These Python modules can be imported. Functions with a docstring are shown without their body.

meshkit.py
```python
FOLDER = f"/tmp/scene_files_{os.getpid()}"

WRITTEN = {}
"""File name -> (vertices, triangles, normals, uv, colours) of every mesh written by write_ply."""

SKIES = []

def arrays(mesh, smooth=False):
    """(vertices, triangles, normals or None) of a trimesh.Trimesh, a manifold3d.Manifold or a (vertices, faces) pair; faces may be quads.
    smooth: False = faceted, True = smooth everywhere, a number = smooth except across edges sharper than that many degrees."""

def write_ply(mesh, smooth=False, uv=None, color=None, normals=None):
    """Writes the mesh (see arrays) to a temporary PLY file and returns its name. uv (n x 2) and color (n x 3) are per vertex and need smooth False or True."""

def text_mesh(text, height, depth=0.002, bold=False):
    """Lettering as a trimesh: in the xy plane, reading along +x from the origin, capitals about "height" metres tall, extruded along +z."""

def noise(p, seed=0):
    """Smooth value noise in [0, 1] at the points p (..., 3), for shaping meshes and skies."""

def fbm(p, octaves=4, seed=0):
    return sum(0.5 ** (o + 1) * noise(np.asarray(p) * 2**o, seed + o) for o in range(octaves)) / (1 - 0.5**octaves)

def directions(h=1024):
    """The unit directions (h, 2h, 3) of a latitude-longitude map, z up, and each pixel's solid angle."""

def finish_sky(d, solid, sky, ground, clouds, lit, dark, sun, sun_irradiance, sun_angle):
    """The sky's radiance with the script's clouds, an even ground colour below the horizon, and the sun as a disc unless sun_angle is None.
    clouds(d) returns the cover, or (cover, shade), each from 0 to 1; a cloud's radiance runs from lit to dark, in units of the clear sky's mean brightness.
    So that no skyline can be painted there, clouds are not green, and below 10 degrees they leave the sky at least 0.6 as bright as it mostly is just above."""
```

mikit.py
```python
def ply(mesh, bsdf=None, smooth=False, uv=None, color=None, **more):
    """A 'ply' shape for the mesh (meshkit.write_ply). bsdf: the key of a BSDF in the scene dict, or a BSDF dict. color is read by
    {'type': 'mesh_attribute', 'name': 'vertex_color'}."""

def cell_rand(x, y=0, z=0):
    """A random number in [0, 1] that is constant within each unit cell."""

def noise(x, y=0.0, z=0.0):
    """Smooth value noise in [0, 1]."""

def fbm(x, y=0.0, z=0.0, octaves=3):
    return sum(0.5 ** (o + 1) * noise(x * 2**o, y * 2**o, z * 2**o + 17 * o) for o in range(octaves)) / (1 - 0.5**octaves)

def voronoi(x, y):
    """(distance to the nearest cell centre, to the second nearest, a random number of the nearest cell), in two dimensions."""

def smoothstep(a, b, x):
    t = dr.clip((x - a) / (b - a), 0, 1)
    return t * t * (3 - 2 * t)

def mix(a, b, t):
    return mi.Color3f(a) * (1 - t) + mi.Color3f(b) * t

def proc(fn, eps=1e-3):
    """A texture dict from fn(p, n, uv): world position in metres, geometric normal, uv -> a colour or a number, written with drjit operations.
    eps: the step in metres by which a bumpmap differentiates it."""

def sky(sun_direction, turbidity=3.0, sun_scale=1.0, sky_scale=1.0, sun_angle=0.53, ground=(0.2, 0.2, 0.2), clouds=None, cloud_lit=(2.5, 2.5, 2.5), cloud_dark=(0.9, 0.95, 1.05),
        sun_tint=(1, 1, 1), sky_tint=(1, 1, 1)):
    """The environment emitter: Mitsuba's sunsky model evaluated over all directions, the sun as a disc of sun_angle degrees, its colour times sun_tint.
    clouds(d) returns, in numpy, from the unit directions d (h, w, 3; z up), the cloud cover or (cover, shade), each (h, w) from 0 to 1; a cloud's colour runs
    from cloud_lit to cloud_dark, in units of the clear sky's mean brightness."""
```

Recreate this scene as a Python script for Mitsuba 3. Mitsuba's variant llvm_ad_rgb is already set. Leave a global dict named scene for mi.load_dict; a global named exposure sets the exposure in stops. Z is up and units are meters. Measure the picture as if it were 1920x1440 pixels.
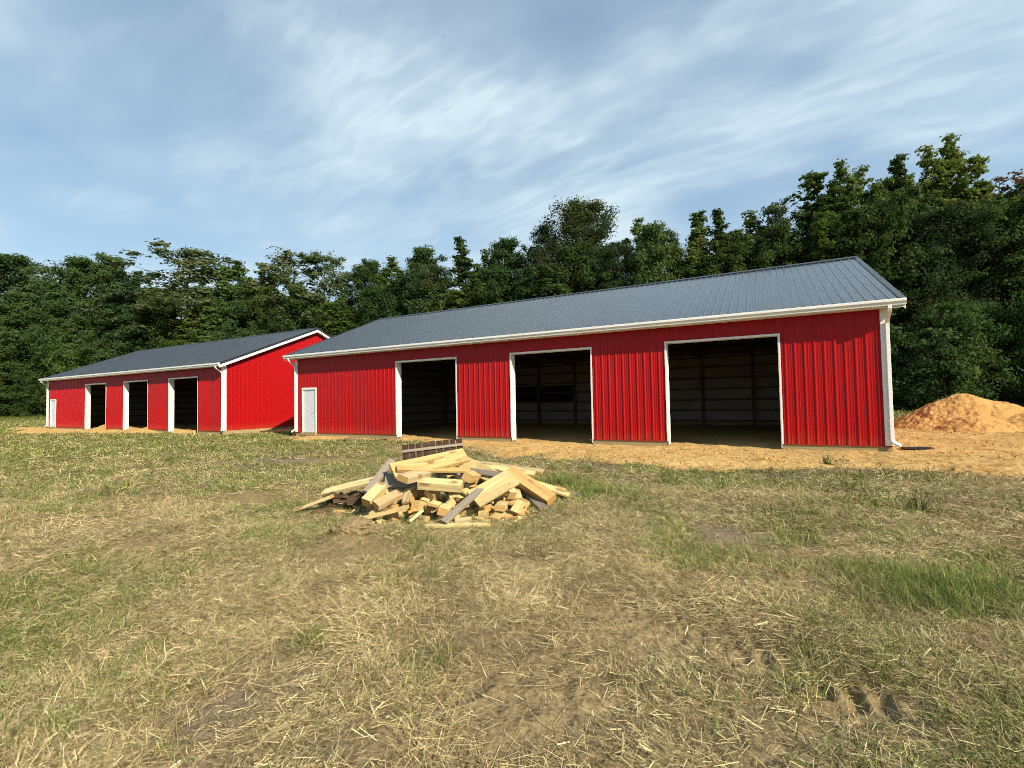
import math
import numpy as np
import drjit as dr
import mitsuba as mi
import shapely
import mikit
import meshkit
from mikit import proc, noise, fbm, cell_rand, smoothstep, mix

T = mi.ScalarTransform4f
scene, labels = {}, {}

# ------------------------------------------------------------------ camera, sky, exposure
CAM_H, PITCH, ROLL, FOCAL = 1.3468, 0.034, -0.0187, 885.57
_cp, _sp, _cr, _sr = math.cos(PITCH), math.sin(PITCH), math.cos(ROLL), math.sin(ROLL)
_fw, _up0, _rt0 = np.array([0, _cp, _sp]), np.array([0, -_sp, _cp]), np.array([1.0, 0, 0])
_up = -_sr * _rt0 + _cr * _up0
scene['camera'] = {'type': 'perspective', 'fov': math.degrees(2 * math.atan(960 / FOCAL)), 'fov_axis': 'x', 'near_clip': 0.05, 'far_clip': 9000.0,
                   'to_world': T().look_at(origin=[0, 0, CAM_H], target=[0, float(_fw[1]), CAM_H + float(_fw[2])], up=[float(x) for x in _up])}
exposure = 2.75
SUN = np.array([0.517, -0.650, 0.555])


def cloud_cover(d):
    x, y, z = d[..., 0], d[..., 1], np.maximum(d[..., 2], 0.0)
    k = 1.0 / (z + 0.16)
    px, py = x * k + 45.589, y * k + 44.263
    a, b = px * 0.82 - py * 0.57, px * 0.57 + py * 0.82         # along and across the streaks
    z0 = np.zeros_like(a)
    f = lambda u, v, w, octaves, seed: meshkit.fbm(np.stack([u, v, z0 + w], -1), octaves, seed)
    sm = lambda lo, hi, v: np.clip((v - lo) / (hi - lo), 0, 1) ** 2 * (3 - 2 * np.clip((v - lo) / (hi - lo), 0, 1))
    w1, w2 = f(a * 0.9 + 3, b * 0.9 + 8, 0, 3, 5) - 0.5, f(a * 2.6 + 1, b * 2.6 + 2, 0, 4, 9) - 0.5
    big = f(a * 0.75 + 3.0 + 0.5 * w1, b * 0.95 + 2.0 + 0.5 * w1, 0, 3, 23)
    mid = f(a * 1.7 + 0.9 * w1, b * 2.7 + 0.9 * w1 + 0.5 * w2, 3, 5, 33)
    ridge = f(a * 2.6 + 0.7 * w2, b * 7.5 + 1.4 * w1 + 0.9 * w2, 7, 6, 47)
    fibre = 1 - np.abs(2 * f(a * 4.5 + 1.0 * w2 + 0.6 * w1, b * 17.0 + 2.4 * w1 + 1.6 * w2, 9, 6, 51) - 1)
    body = sm(0.27, 0.66, 0.58 * big + 0.42 * mid)
    veil = 0.16 + 0.56 * body * (0.72 + 0.28 * sm(0.35, 0.8, mid))
    wisps = sm(0.36, 0.78, ridge) * 0.28 + sm(0.62, 1.0, fibre) * 0.17
    cover = veil + wisps * (0.25 + 0.75 * sm(0.32, 0.60, big)) * sm(0.30, 0.65, mid)
    low = np.clip(1 - z / 0.45, 0, 1)
    cover = cover * (1 - 0.35 * low) + low ** 1.2 * 0.52
    return np.clip(cover, 0, 0.93)


scene['sky'] = mikit.sky(SUN.tolist(), turbidity=3, sky_scale=0.70, sky_tint=(0.80, 1.0, 1.06), clouds=cloud_cover, cloud_lit=(2.0, 2.42, 2.62), sun_tint=(0.93, 1.0, 1.10), ground=(0.16, 0.14, 0.08))


# ------------------------------------------------------------------ mesh helpers
class MB:
    """Collects boxes, sheets and tubes into one mesh."""

    def __init__(self):
        self.v, self.f, self.uv, self.n = [], [], [], 0

    def add(self, v, f, uv=None):
        v, f = np.asarray(v, float), np.asarray(f, int)
        if f.shape[1] == 4:
            f = np.vstack([f[:, [0, 1, 2]], f[:, [0, 2, 3]]])
        self.v.append(v)
        self.f.append(f + self.n)
        self.n += len(v)
        if uv is not None:
            self.uv.append(np.asarray(uv, float))
        return self

    def box(self, x0, x1, y0, y1, z0, z1):
        v = [[x, y, z] for x in (x0, x1) for y in (y0, y1) for z in (z0, z1)]
        f = [[0, 1, 3, 2], [4, 6, 7, 5], [0, 4, 5, 1], [2, 3, 7, 6], [0, 2, 6, 4], [1, 5, 7, 3]]
        return self.add(v, f)

    def prism(self, poly, axis, a0, a1):
        """A polygon (list of 2D points) extruded along axis from a0 to a1, with end caps (the polygon must be convex or star-shaped about its mean)."""
        p = np.asarray(poly, float)
        n = len(p)
        o = [i for i in range(3) if i != axis]
        va, vb = np.zeros((n, 3)), np.zeros((n, 3))
        va[:, o], vb[:, o] = p, p
        va[:, axis], vb[:, axis] = a0, a1
        ca, cb = va.mean(0, keepdims=True), vb.mean(0, keepdims=True)
        i = np.arange(n)
        j = (i + 1) % n
        f = np.vstack([np.stack([i, j, j + n], 1), np.stack([i, j + n, i + n], 1), np.stack([j, i, i * 0 + 2 * n], 1), np.stack([i + n, j + n, i * 0 + 2 * n + 1], 1)])
        return self.add(np.vstack([va, vb, ca, cb]), f)

    def sweep(self, path, w, h, side):
        """A rectangular bar w (along SIDE) by h swept along a polyline."""
        path = np.asarray(path, float)
        t = np.gradient(path, axis=0)
        t /= np.linalg.norm(t, axis=1, keepdims=True)
        s = np.asarray(side, float) - (t @ np.asarray(side, float))[:, None] * t
        s /= np.linalg.norm(s, axis=1, keepdims=True)
        b = np.cross(t, s)
        c = 0.18
        ring = [(-1 + c, -1), (1 - c, -1), (1, -1 + c), (1, 1 - c), (1 - c, 1), (-1 + c, 1), (-1, 1 - c), (-1, -1 + c)]
        v = np.concatenate([path[:, None] + a * w / 2 * s[:, None] + d * h / 2 * b[:, None] for a, d in ring], 1)
        m, k = len(path), len(ring)
        q = [[i * k + j, i * k + (j + 1) % k, (i + 1) * k + (j + 1) % k, (i + 1) * k + j] for i in range(m - 1) for j in range(k)]
        self.add(v.reshape(-1, 3), q)
        for e in (0, m - 1):
            o = e * k
            self.f.append(np.array([[o, o + j, o + j + 1] for j in range(1, k - 1)]) + self.n - m * k)
        return self

    def tube(self, pts, radii, sides=6):
        p = np.asarray(pts, float)
        t = np.gradient(p, axis=0)
        t /= np.linalg.norm(t, axis=1, keepdims=True) + 1e-12
        a = np.cross(t, np.where(np.abs(t[:, 2:]) < 0.9, [0, 0, 1.0], [1.0, 0, 0]))
        a /= np.linalg.norm(a, axis=1, keepdims=True) + 1e-12
        b, g = np.cross(t, a), np.arange(sides) * 2 * np.pi / sides
        v = p[:, None] + np.broadcast_to(radii, (len(p),))[:, None, None] * (np.cos(g)[None, :, None] * a[:, None] + np.sin(g)[None, :, None] * b[:, None])
        q = [[i * sides + j, i * sides + (j + 1) % sides, (i + 1) * sides + (j + 1) % sides, (i + 1) * sides + j] for i in range(len(p) - 1) for j in range(sides)]
        return self.add(v.reshape(-1, 3), q)

    def mesh(self):
        return np.vstack(self.v), np.vstack(self.f)


def key(name):
    """NAME, or NAME_001, _002 ... if it is taken."""
    if name not in TAKEN:
        TAKEN[name] = 0
        return name
    TAKEN[name] += 1
    return f'{name}_{TAKEN[name]:03d}'


TAKEN = {}


def put(name, mesh, bsdf, label=None, category=None, group=None, kind=None, smooth=False, uv=None, color=None, **more):
    k = key(name)
    scene[k] = mikit.ply(mesh, bsdf, smooth=smooth, uv=uv, color=color, **more)
    tag(k, label, category, group, kind)
    return k


def tag(k, label=None, category=None, group=None, kind=None):
    d = {a: b for a, b in (('label', label), ('category', category), ('group', group), ('kind', kind)) if b}
    if d:
        labels[k] = d


# ------------------------------------------------------------------ materials
def mat(name, d, two=True):
    scene[name] = {'type': 'twosided', 'inner': d} if two else d


def c3(r, g, b):
    return mi.Color3f(r, g, b)


def red_paint(p, n, uv):
    t = fbm(p.x * 0.9, p.y * 0.9, p.z * 0.5, 3)
    dust = (1 - smoothstep(0.0, 0.55, p.z + 0.25 * fbm(p.x * 3, p.y * 3, p.z * 4))) * 0.11
    return mix(mix((0.265, 0.0028, 0.004), (0.305, 0.004, 0.006), t), (0.36, 0.17, 0.08), dust)


def metal_waves(p, n, uv):
    return noise(p.x * 1.3, p.y * 1.3, p.z * 1.9) * 0.005


mat('red_steel', {'type': 'bumpmap', 'arbitrary': proc(metal_waves, 0.02), 'scale': 1.0,
                  'inner': {'type': 'principled', 'base_color': proc(red_paint), 'roughness': 0.36, 'specular': 0.2}})


def roof_paint(p, n, uv):
    t = fbm(p.x * 0.7, p.y * 0.7, p.z * 0.9, 3)
    s = fbm(p.x * 5, p.y * 5, p.z * 2, 2)
    return mix((0.025, 0.034, 0.046), (0.036, 0.046, 0.060), 0.7 * t + 0.3 * s)


mat('roof_steel', {'type': 'bumpmap', 'arbitrary': proc(metal_waves, 0.02), 'scale': 0.8,
                   'inner': {'type': 'principled', 'base_color': proc(roof_paint), 'roughness': 0.19, 'specular': 0.7, 'clearcoat': 0.3, 'clearcoat_gloss': 0.93}})
mat('dark_trim', {'type': 'principled', 'base_color': {'type': 'rgb', 'value': [0.018, 0.023, 0.03]}, 'roughness': 0.35, 'specular': 0.5})


def white_paint(p, n, uv):
    t = fbm(p.x * 2.2, p.y * 2.2, p.z * 1.2, 3)
    dirt = (1 - smoothstep(0.0, 0.35, p.z + 0.3 * fbm(p.x * 4, p.y * 4, p.z * 6))) * 0.22
    return mix(mix((0.60, 0.60, 0.585), (0.68, 0.68, 0.665), t), (0.42, 0.32, 0.2), dirt)


mat('white_steel', {'type': 'principled', 'base_color': proc(white_paint), 'roughness': 0.4, 'specular': 0.4})
mat('door_paint', {'type': 'principled', 'base_color': {'type': 'rgb', 'value': [0.50, 0.53, 0.57]}, 'roughness': 0.45, 'specular': 0.4})
mat('handle_metal', {'type': 'roughconductor', 'material': 'Al', 'alpha': 0.25})


def skirt_wood(p, n, uv):
    g = fbm(p.x * 1.2 + p.y, p.y * 1.2, p.z * 60, 3)
    return mix((0.22, 0.17, 0.095), (0.36, 0.28, 0.15), g)


mat('skirt_wood', {'type': 'diffuse', 'reflectance': proc(skirt_wood)})


def frame_wood(p, n, uv):
    g = fbm(p.x * 3, p.y * 3, p.z * 3, 2)
    return mix((0.12, 0.07, 0.035), (0.20, 0.125, 0.065), g)


mat('frame_wood', {'type': 'diffuse', 'reflectance': proc(frame_wood)})


def wrap_sheet(p, n, uv):
    g = fbm(p.x * 1.1, p.y * 1.1, p.z * 1.6, 3)
    return mix((0.27, 0.24, 0.19), (0.40, 0.36, 0.29), g)


mat('wall_wrap', {'type': 'diffuse', 'reflectance': proc(wrap_sheet)})
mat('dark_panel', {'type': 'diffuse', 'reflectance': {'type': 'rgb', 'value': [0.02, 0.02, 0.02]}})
mat('flat_black', {'type': 'principled', 'base_color': {'type': 'rgb', 'value': [0.012, 0.012, 0.014]}, 'roughness': 0.5, 'specular': 0.3})


def soil(p, n, uv):
    a = fbm(p.x * 0.45, p.y * 0.45, 0.0, 4)
    b = fbm(p.x * 7, p.y * 7, 3.0, 4)
    thatch = fbm(p.x * 40, p.y * 25, 5.0, 3)
    far = smoothstep(9.0, 30.0, dr.sqrt(p.x * p.x + p.y * p.y))
    dirt = mix((0.082, 0.064, 0.048), (0.235, 0.190, 0.145), 0.6 * b + 0.4 * thatch)
    straw = mix((0.11, 0.085, 0.042), (0.29, 0.225, 0.11), thatch)
    green = mix((0.060, 0.072, 0.022), (0.145, 0.155, 0.05), 0.5 * b + 0.5 * thatch)
    near = mix(dirt, straw, smoothstep(0.40, 0.62, a) * 0.75)
    return mix(near, mix(straw, green, smoothstep(0.18, 0.50, a) * 0.95), far)


def soil_bump(p, n, uv):
    return fbm(p.x * 9, p.y * 9, 1.0, 4) * 0.05 + fbm(p.x * 55, p.y * 55, 2.0, 2) * 0.006


mat('soil', {'type': 'bumpmap', 'arbitrary': proc(soil_bump, 0.004), 'scale': 1.0, 'inner': {'type': 'diffuse', 'reflectance': proc(soil)}})


def sand_tone(p, n, uv):
    a = fbm(p.x * 0.8, p.y * 0.8, p.z, 4)
    b = fbm(p.x * 11, p.y * 11, p.z * 11, 4)
    c = smoothstep(0.58, 0.72, fbm(p.x * 2.6, p.y * 2.6, p.z * 2 + 9, 3))
    base = mix((0.23, 0.150, 0.056), (0.52, 0.365, 0.160), 0.45 * a + 0.55 * b)
    return mix(base, (0.27, 0.135, 0.045), c * 0.7)


def sand_bump(p, n, uv):
    return fbm(p.x * 6, p.y * 6, p.z * 6, 4) * 0.13 + fbm(p.x * 26, p.y * 26, p.z * 26, 3) * 0.024


mat('sand', {'type': 'bumpmap', 'arbitrary': proc(sand_bump, 0.005), 'scale': 1.0, 'inner': {'type': 'diffuse', 'reflectance': proc(sand_tone)}})


def heap_tone(p, n, uv):
    a = fbm(p.x * 1.3, p.y * 1.3, p.z * 1.3, 4)
    b = fbm(p.x * 9, p.y * 9, p.z * 9, 4)
    return mix((0.28, 0.150, 0.050), (0.55, 0.330, 0.132), 0.5 * a + 0.5 * b)


mat('heap_sand', {'type': 'bumpmap', 'arbitrary': proc(sand_bump, 0.005), 'scale': 1.0, 'inner': {'type': 'diffuse', 'reflectance': proc(heap_tone)}})
mat('blade', {'type': 'diffuse', 'reflectance': {'type': 'mesh_attribute', 'name': 'vertex_color'}})


def lumber(p, n, uv):
    """uv: metres along the board, metres across it + 10 times the board's number."""
    board = dr.floor(uv.y / 10)
    r1, r2 = cell_rand(board, 3), cell_rand(board, 7)
    v = uv.y - board * 10
    g = fbm(uv.x * 1.7 + board * 5.3, v * 70 + 2.5 * noise(uv.x * 3, v * 9, board), board, 4)
    base = mix((0.54, 0.42, 0.175), (0.57, 0.48, 0.25), r1)
    base = mix(base, (0.47, 0.31, 0.12), smoothstep(0.72, 0.95, r2))
    knot = smoothstep(0.80, 0.88, noise(uv.x * 5 + board, v * 16, board + 4))
    base = mix(base, (0.40, 0.31, 0.19), smoothstep(0.65, 0.95, cell_rand(board, 11)) * 0.75)
    stain = smoothstep(0.50, 0.75, fbm(uv.x * 2.6 + board, v * 5, board + 8, 3)) * 0.5
    return mix(mix(mix(base * 0.55, base * 1.12, g), base * 0.45, stain), (0.16, 0.08, 0.035), knot * 0.75)


def lumber_end(p, n, uv):
    board = dr.floor(uv.y / 10)
    ring = 0.5 + 0.5 * dr.sin(160 * dr.sqrt(dr.square(uv.x - 0.05) + dr.square(uv.y - board * 10 + 0.04)) + 3 * noise(uv.x * 30, uv.y * 30, board))
    return mix(mix((0.32, 0.155, 0.05), (0.46, 0.27, 0.10), ring), (0.40, 0.29, 0.13), cell_rand(board, 5) * 0.8)


def grey_lumber(p, n, uv):
    board = dr.floor(uv.y / 10)
    g = fbm(uv.x * 2 + board * 3.1, (uv.y - board * 10) * 80, board, 4)
    return mix((0.11, 0.095, 0.08), (0.31, 0.27, 0.225), g * 0.7 + 0.3 * cell_rand(board, 9))


mat('pale_lumber', {'type': 'principled', 'base_color': proc(lumber), 'roughness': 0.65, 'specular': 0.25})
mat('cut_end', {'type': 'diffuse', 'reflectance': proc(lumber_end)})
mat('weathered_lumber', {'type': 'diffuse', 'reflectance': proc(grey_lumber)})
mat('rotten_wood', {'type': 'diffuse', 'reflectance': proc(lambda p, n, uv: mix((0.030, 0.020, 0.014), (0.13, 0.09, 0.06), fbm(uv.x * 4 + uv.y, uv.y * 60, 1.0, 3)))})
mat('pallet_wood', {'type': 'diffuse', 'reflectance': proc(lambda p, n, uv: mix((0.022, 0.015, 0.011), (0.075, 0.05, 0.036), fbm(p.x * 9, p.y * 9, p.z * 3, 3)))})


def bark(p, n, uv):
    return mix((0.07, 0.055, 0.04), (0.19, 0.165, 0.13), fbm(p.x * 5, p.y * 5, p.z * 1.2, 3))


mat('bark', {'type': 'diffuse', 'reflectance': proc(bark)})


def leaf(dark, light, warm=(0.13, 0.13, 0.025), amount=0.03):
    def fn(p, n, uv):
        place = smoothstep(0.2, 0.8, noise(p.x * 0.17 + 5, p.y * 0.17, p.z * 0.05))
        hue = smoothstep(0.25, 0.75, noise(p.x * 0.13 + 31, p.y * 0.13 + 9, p.z * 0.05))
        clump = noise(p.x * 0.8, p.y * 0.8, p.z * 0.8)
        t = dr.clip(0.40 * uv.x + 0.45 * place + 0.25 * clump, 0, 1)
        c = mix(dark, light, t)
        c = mix(c * mi.Color3f(0.88, 1.0, 1.05), c * mi.Color3f(1.08, 1.02, 0.84), hue)
        return mix(c, warm, smoothstep(1 - amount, 1 - amount + 0.02, uv.y) * 0.8)
    return {'type': 'principledthin', 'base_color': proc(fn), 'roughness': 0.55, 'diff_trans': 0.85, 'eta': 1.35}


mat('leaf_oak', leaf((0.024, 0.048, 0.017), (0.086, 0.132, 0.043)), two=False)
mat('leaf_tulip', leaf((0.040, 0.075, 0.019), (0.135, 0.190, 0.050), amount=0.05), two=False)
mat('leaf_cedar', leaf((0.022, 0.040, 0.018), (0.074, 0.103, 0.044), amount=0.02), two=False)
mat('leaf_airy', leaf((0.045, 0.070, 0.030), (0.130, 0.165, 0.078), amount=0.03), two=False)
mat('leaf_shrub', leaf((0.020, 0.045, 0.015), (0.072, 0.122, 0.036), amount=0.02), two=False)
mat('leaf_dead', leaf((0.07, 0.045, 0.03), (0.16, 0.105, 0.07)), two=False)


# ------------------------------------------------------------------ ground, sand
NX, NY = math.cos(-0.4944), math.sin(-0.4944)
NEAR = (9.6383, 12.0469, -0.4944, 0.0)            # right front corner of the near barn: x, y, turn, height
FAR = (-15.7488, 25.7502, -0.4913, -0.0382)
BL, BW, WALL_H, DOOR_H = 22.86, 11.9, 3.51, 3.034
SLOPE, EAVE, RAKE, ROOF_E = 0.42, 0.345, 0.29, 3.695


def local_xy(barn, u, v):
    c, s = math.cos(barn[2]), math.sin(barn[2])
    return barn[0] + u * c - v * s, barn[1] + u * s + v * c


def into_local(barn, x, y):
    c, s = math.cos(barn[2]), math.sin(barn[2])
    return (x - barn[0]) * c + (y - barn[1]) * s, -(x - barn[0]) * s + (y - barn[1]) * c


def P3(x, y, s=1.0, z=0.0):
    return np.stack([np.asarray(x) * s, np.asarray(y) * s, np.full(np.shape(x), z)], -1)


TRACK = ((0.75, 3.62), (2.05, 2.30))


def ground_z(x, y):
    x, y = np.asarray(x, float), np.asarray(y, float)
    r = np.hypot(x, y)
    near = np.exp(-r / 22)
    z = -0.25 + 0.10 * (meshkit.fbm(P3(x, y, 0.35), 3, 2) - 0.5) * near + 0.045 * (meshkit.fbm(P3(x, y, 2.3), 3, 4) - 0.5) * np.exp(-r / 12)
    for cx, cy, w, h in ((-2.0, 5.55, 0.34, 0.10), (1.15, 3.15, 0.5, -0.05), (1.75, 2.55, 0.35, -0.06), (-1.9, 5.0, 0.5, 0.03)):
        z = z + h * np.exp(-((x - cx) ** 2 + (y - cy) ** 2) / (2 * (w * 0.6) ** 2))
    # a tractor's track: slanting cleat marks pressed into the soil
    tx, ty = TRACK[1][0] - TRACK[0][0], TRACK[1][1] - TRACK[0][1]
    tl = math.hypot(tx, ty)
    s, o = ((x - TRACK[0][0]) * tx + (y - TRACK[0][1]) * ty) / tl, ((x - TRACK[0][0]) * -ty + (y - TRACK[0][1]) * tx) / tl
    w = np.exp(-(np.abs(o) / 0.19) ** 4) * np.clip((s + 0.1) / 0.3, 0, 1) * np.clip((tl - s) / 0.3, 0, 1)
    ph = (s + np.abs(o) * 0.5) / 0.135 + 1.2 * meshkit.noise(P3(x, y, 2.0, 5.0), 3)
    z = z + w * (0.019 * np.tanh(1.4 * np.sin(2 * np.pi * ph)) - 0.016) * (0.1 + 1.5 * meshkit.noise(P3(x, y, 4.0), 8)) + w * 0.022 * (meshkit.fbm(P3(x, y, 7.0), 3, 19) - 0.5) + w * 0.02 * (meshkit.fbm(P3(x, y, 14.0), 2, 9) - 0.5)
    return z


SAND_NEAR = shapely.Polygon([(-10.7, 22.2), (-10.3, 21.9), (-9.2, 20.6), (-7.5, 20.5), (-6.3, 20.9), (-4.4, 19.3), (-2.2, 17.3), (-1.1, 15.6), (-0.3, 13.0), (0.45, 13.6), (1.1, 12.6),
                             (1.8, 11.6), (2.9, 10.9), (3.85, 10.2), (5.2, 10.25), (5.9, 9.85), (7.0, 10.45), (7.5, 10.1), (7.9, 9.6), (8.8, 9.3), (9.5, 9.0), (13, 7.2), (19, 6.0), (28, 9), (30, 16),
                             (26, 22), (20.5, 24.2), (17.2, 22.6), (15.4, 23.6), (-4.0, 33.8), (-12, 26.5)])
SAND_FAR = shapely.Polygon([(-42.0, 39.4), (-36.0, 35.0), (-34.0, 31.9), (-31.6, 30.9), (-29.5, 30.5), (-25.0, 29.3), (-21.4, 28.6), (-17.6, 28.2), (-15.3, 27.0), (-13.8, 26.6), (-11.9, 29.2), (-8.5, 36.5),
                            (-10, 37), (-30, 48), (-36.5, 37.5), (-41, 41)])
for _p in (SAND_NEAR, SAND_FAR):
    shapely.prepare(_p)


def sand_depth(x, y):
    """How far the sand's surface lies above the soil; negative outside the sand."""
    x, y = np.asarray(x, float), np.asarray(y, float)
    pts = shapely.points(x, y)
    wob = (meshkit.fbm(P3(x, y, 1.1), 4, 12) - 0.5) * 1.5
    best = np.full(np.shape(x), -9.0)
    for poly in (SAND_NEAR, SAND_FAR):
        dist = shapely.distance(pts, poly.exterior) * np.where(shapely.contains(poly, pts), 1, -1)
        best = np.maximum(best, dist)
    d = np.clip((best + wob) * 0.16, -0.10, 0.085)
    lumps = 0.06 * (meshkit.fbm(P3(x, y, 1.6), 4, 31) - 0.5) + 0.055 * (meshkit.fbm(P3(x, y, 4.5), 3, 32) - 0.5)
    d = d + lumps * np.clip(best + 0.3, 0, 1)
    for barn, spots in ((FAR, ((-7.6, .15, 1.5, .26), (-4.2, .1, 1.2, .15), (-9.2, 0.25, 0.7, 0.18), (-15.1, .25, .8, .34), (-12.4, .3, 1.1, .24), (-10.9 - 0.2, .2, 0.8, .16), (-3.4, 0.15, 0.8, 0.2))),):
        u, v = into_local(barn, x, y)
        for su, sv, w, h in spots:
            d = d + h * np.exp(-((u - su) ** 2 + (1.6 * (v - sv - 0.35)) ** 2) / (w * w * 0.7))
    return d


def ground_sheet():
    rad = np.concatenate([[0.0], np.geomspace(0.3, 1.2, 12), np.geomspace(1.22, 7.5, 130), np.geomspace(7.8, 45, 56), np.geomspace(50, 4000, 24)])
    ang = np.linspace(0, 2 * np.pi, 901)[:-1]
    r, a = np.meshgrid(rad[1:], ang, indexing='ij')
    x, y = r * np.sin(a), r * np.cos(a)
    z = ground_z(x, y)
    v = np.vstack([[[0, 0, float(ground_z(0, 0))]], np.stack([x, y, z], -1).reshape(-1, 3)])
    m, k = r.shape
    i, j = np.meshgrid(np.arange(m - 1), np.arange(k), indexing='ij')
    j2 = (j + 1) % k
    q = np.stack([1 + i * k + j, 1 + i * k + j2, 1 + (i + 1) * k + j2, 1 + (i + 1) * k + j], -1).reshape(-1, 4)[:, ::-1]
    fan = np.stack([np.zeros(k, int), (np.arange(k) + 1) % k + 1, np.arange(k) + 1], 1)
    return v, np.vstack([q[:, [0, 1, 2]], q[:, [0, 2, 3]], fan])


put('ground', ground_sheet(), 'soil', 'flat field of brown soil and cut grass', kind='structure', smooth=True)


def grid_sheet(x0, x1, y0, y1, step, zfn, keep):
    x, y = np.meshgrid(np.arange(x0, x1, step), np.arange(y0, y1, step))
    z, on = zfn(x, y), keep(x, y)
    h, w = x.shape
    i = np.arange(h * w).reshape(h, w)
    cell = on[:-1, :-1] | on[1:, :-1] | on[:-1, 1:] | on[1:, 1:]
    q = np.stack([i[:-1, :-1], i[:-1, 1:], i[1:, 1:], i[1:, :-1]], -1)[cell]
    used, inv = np.unique(q, return_inverse=True)
    v = np.stack([x.ravel(), y.ravel(), z.ravel()], -1)[used]
    q = inv.reshape(-1, 4)
    return v, np.vstack([q[:, [0, 1, 2]], q[:, [0, 2, 3]]])


put('sand_ground', grid_sheet(-13, 31, 5.5, 35, 0.095, lambda x, y: ground_z(x, y) + sand_depth(x, y), lambda x, y: sand_depth(x, y) > -0.03), 'sand',
    'orange sand pad around the near barn', kind='structure', smooth=True)
put('sand_ground', grid_sheet(-44, -7, 25.5, 49, 0.2, lambda x, y: ground_z(x, y) + sand_depth(x, y), lambda x, y: (sand_depth(x, y) > -0.03) & (shapely.distance(shapely.points(x, y), SAND_FAR) < 2) & (shapely.distance(shapely.points(x, y), SAND_NEAR) > 0.15)), 'sand',
    'orange sand pad around the far barn', kind='structure', smooth=True)


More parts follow.
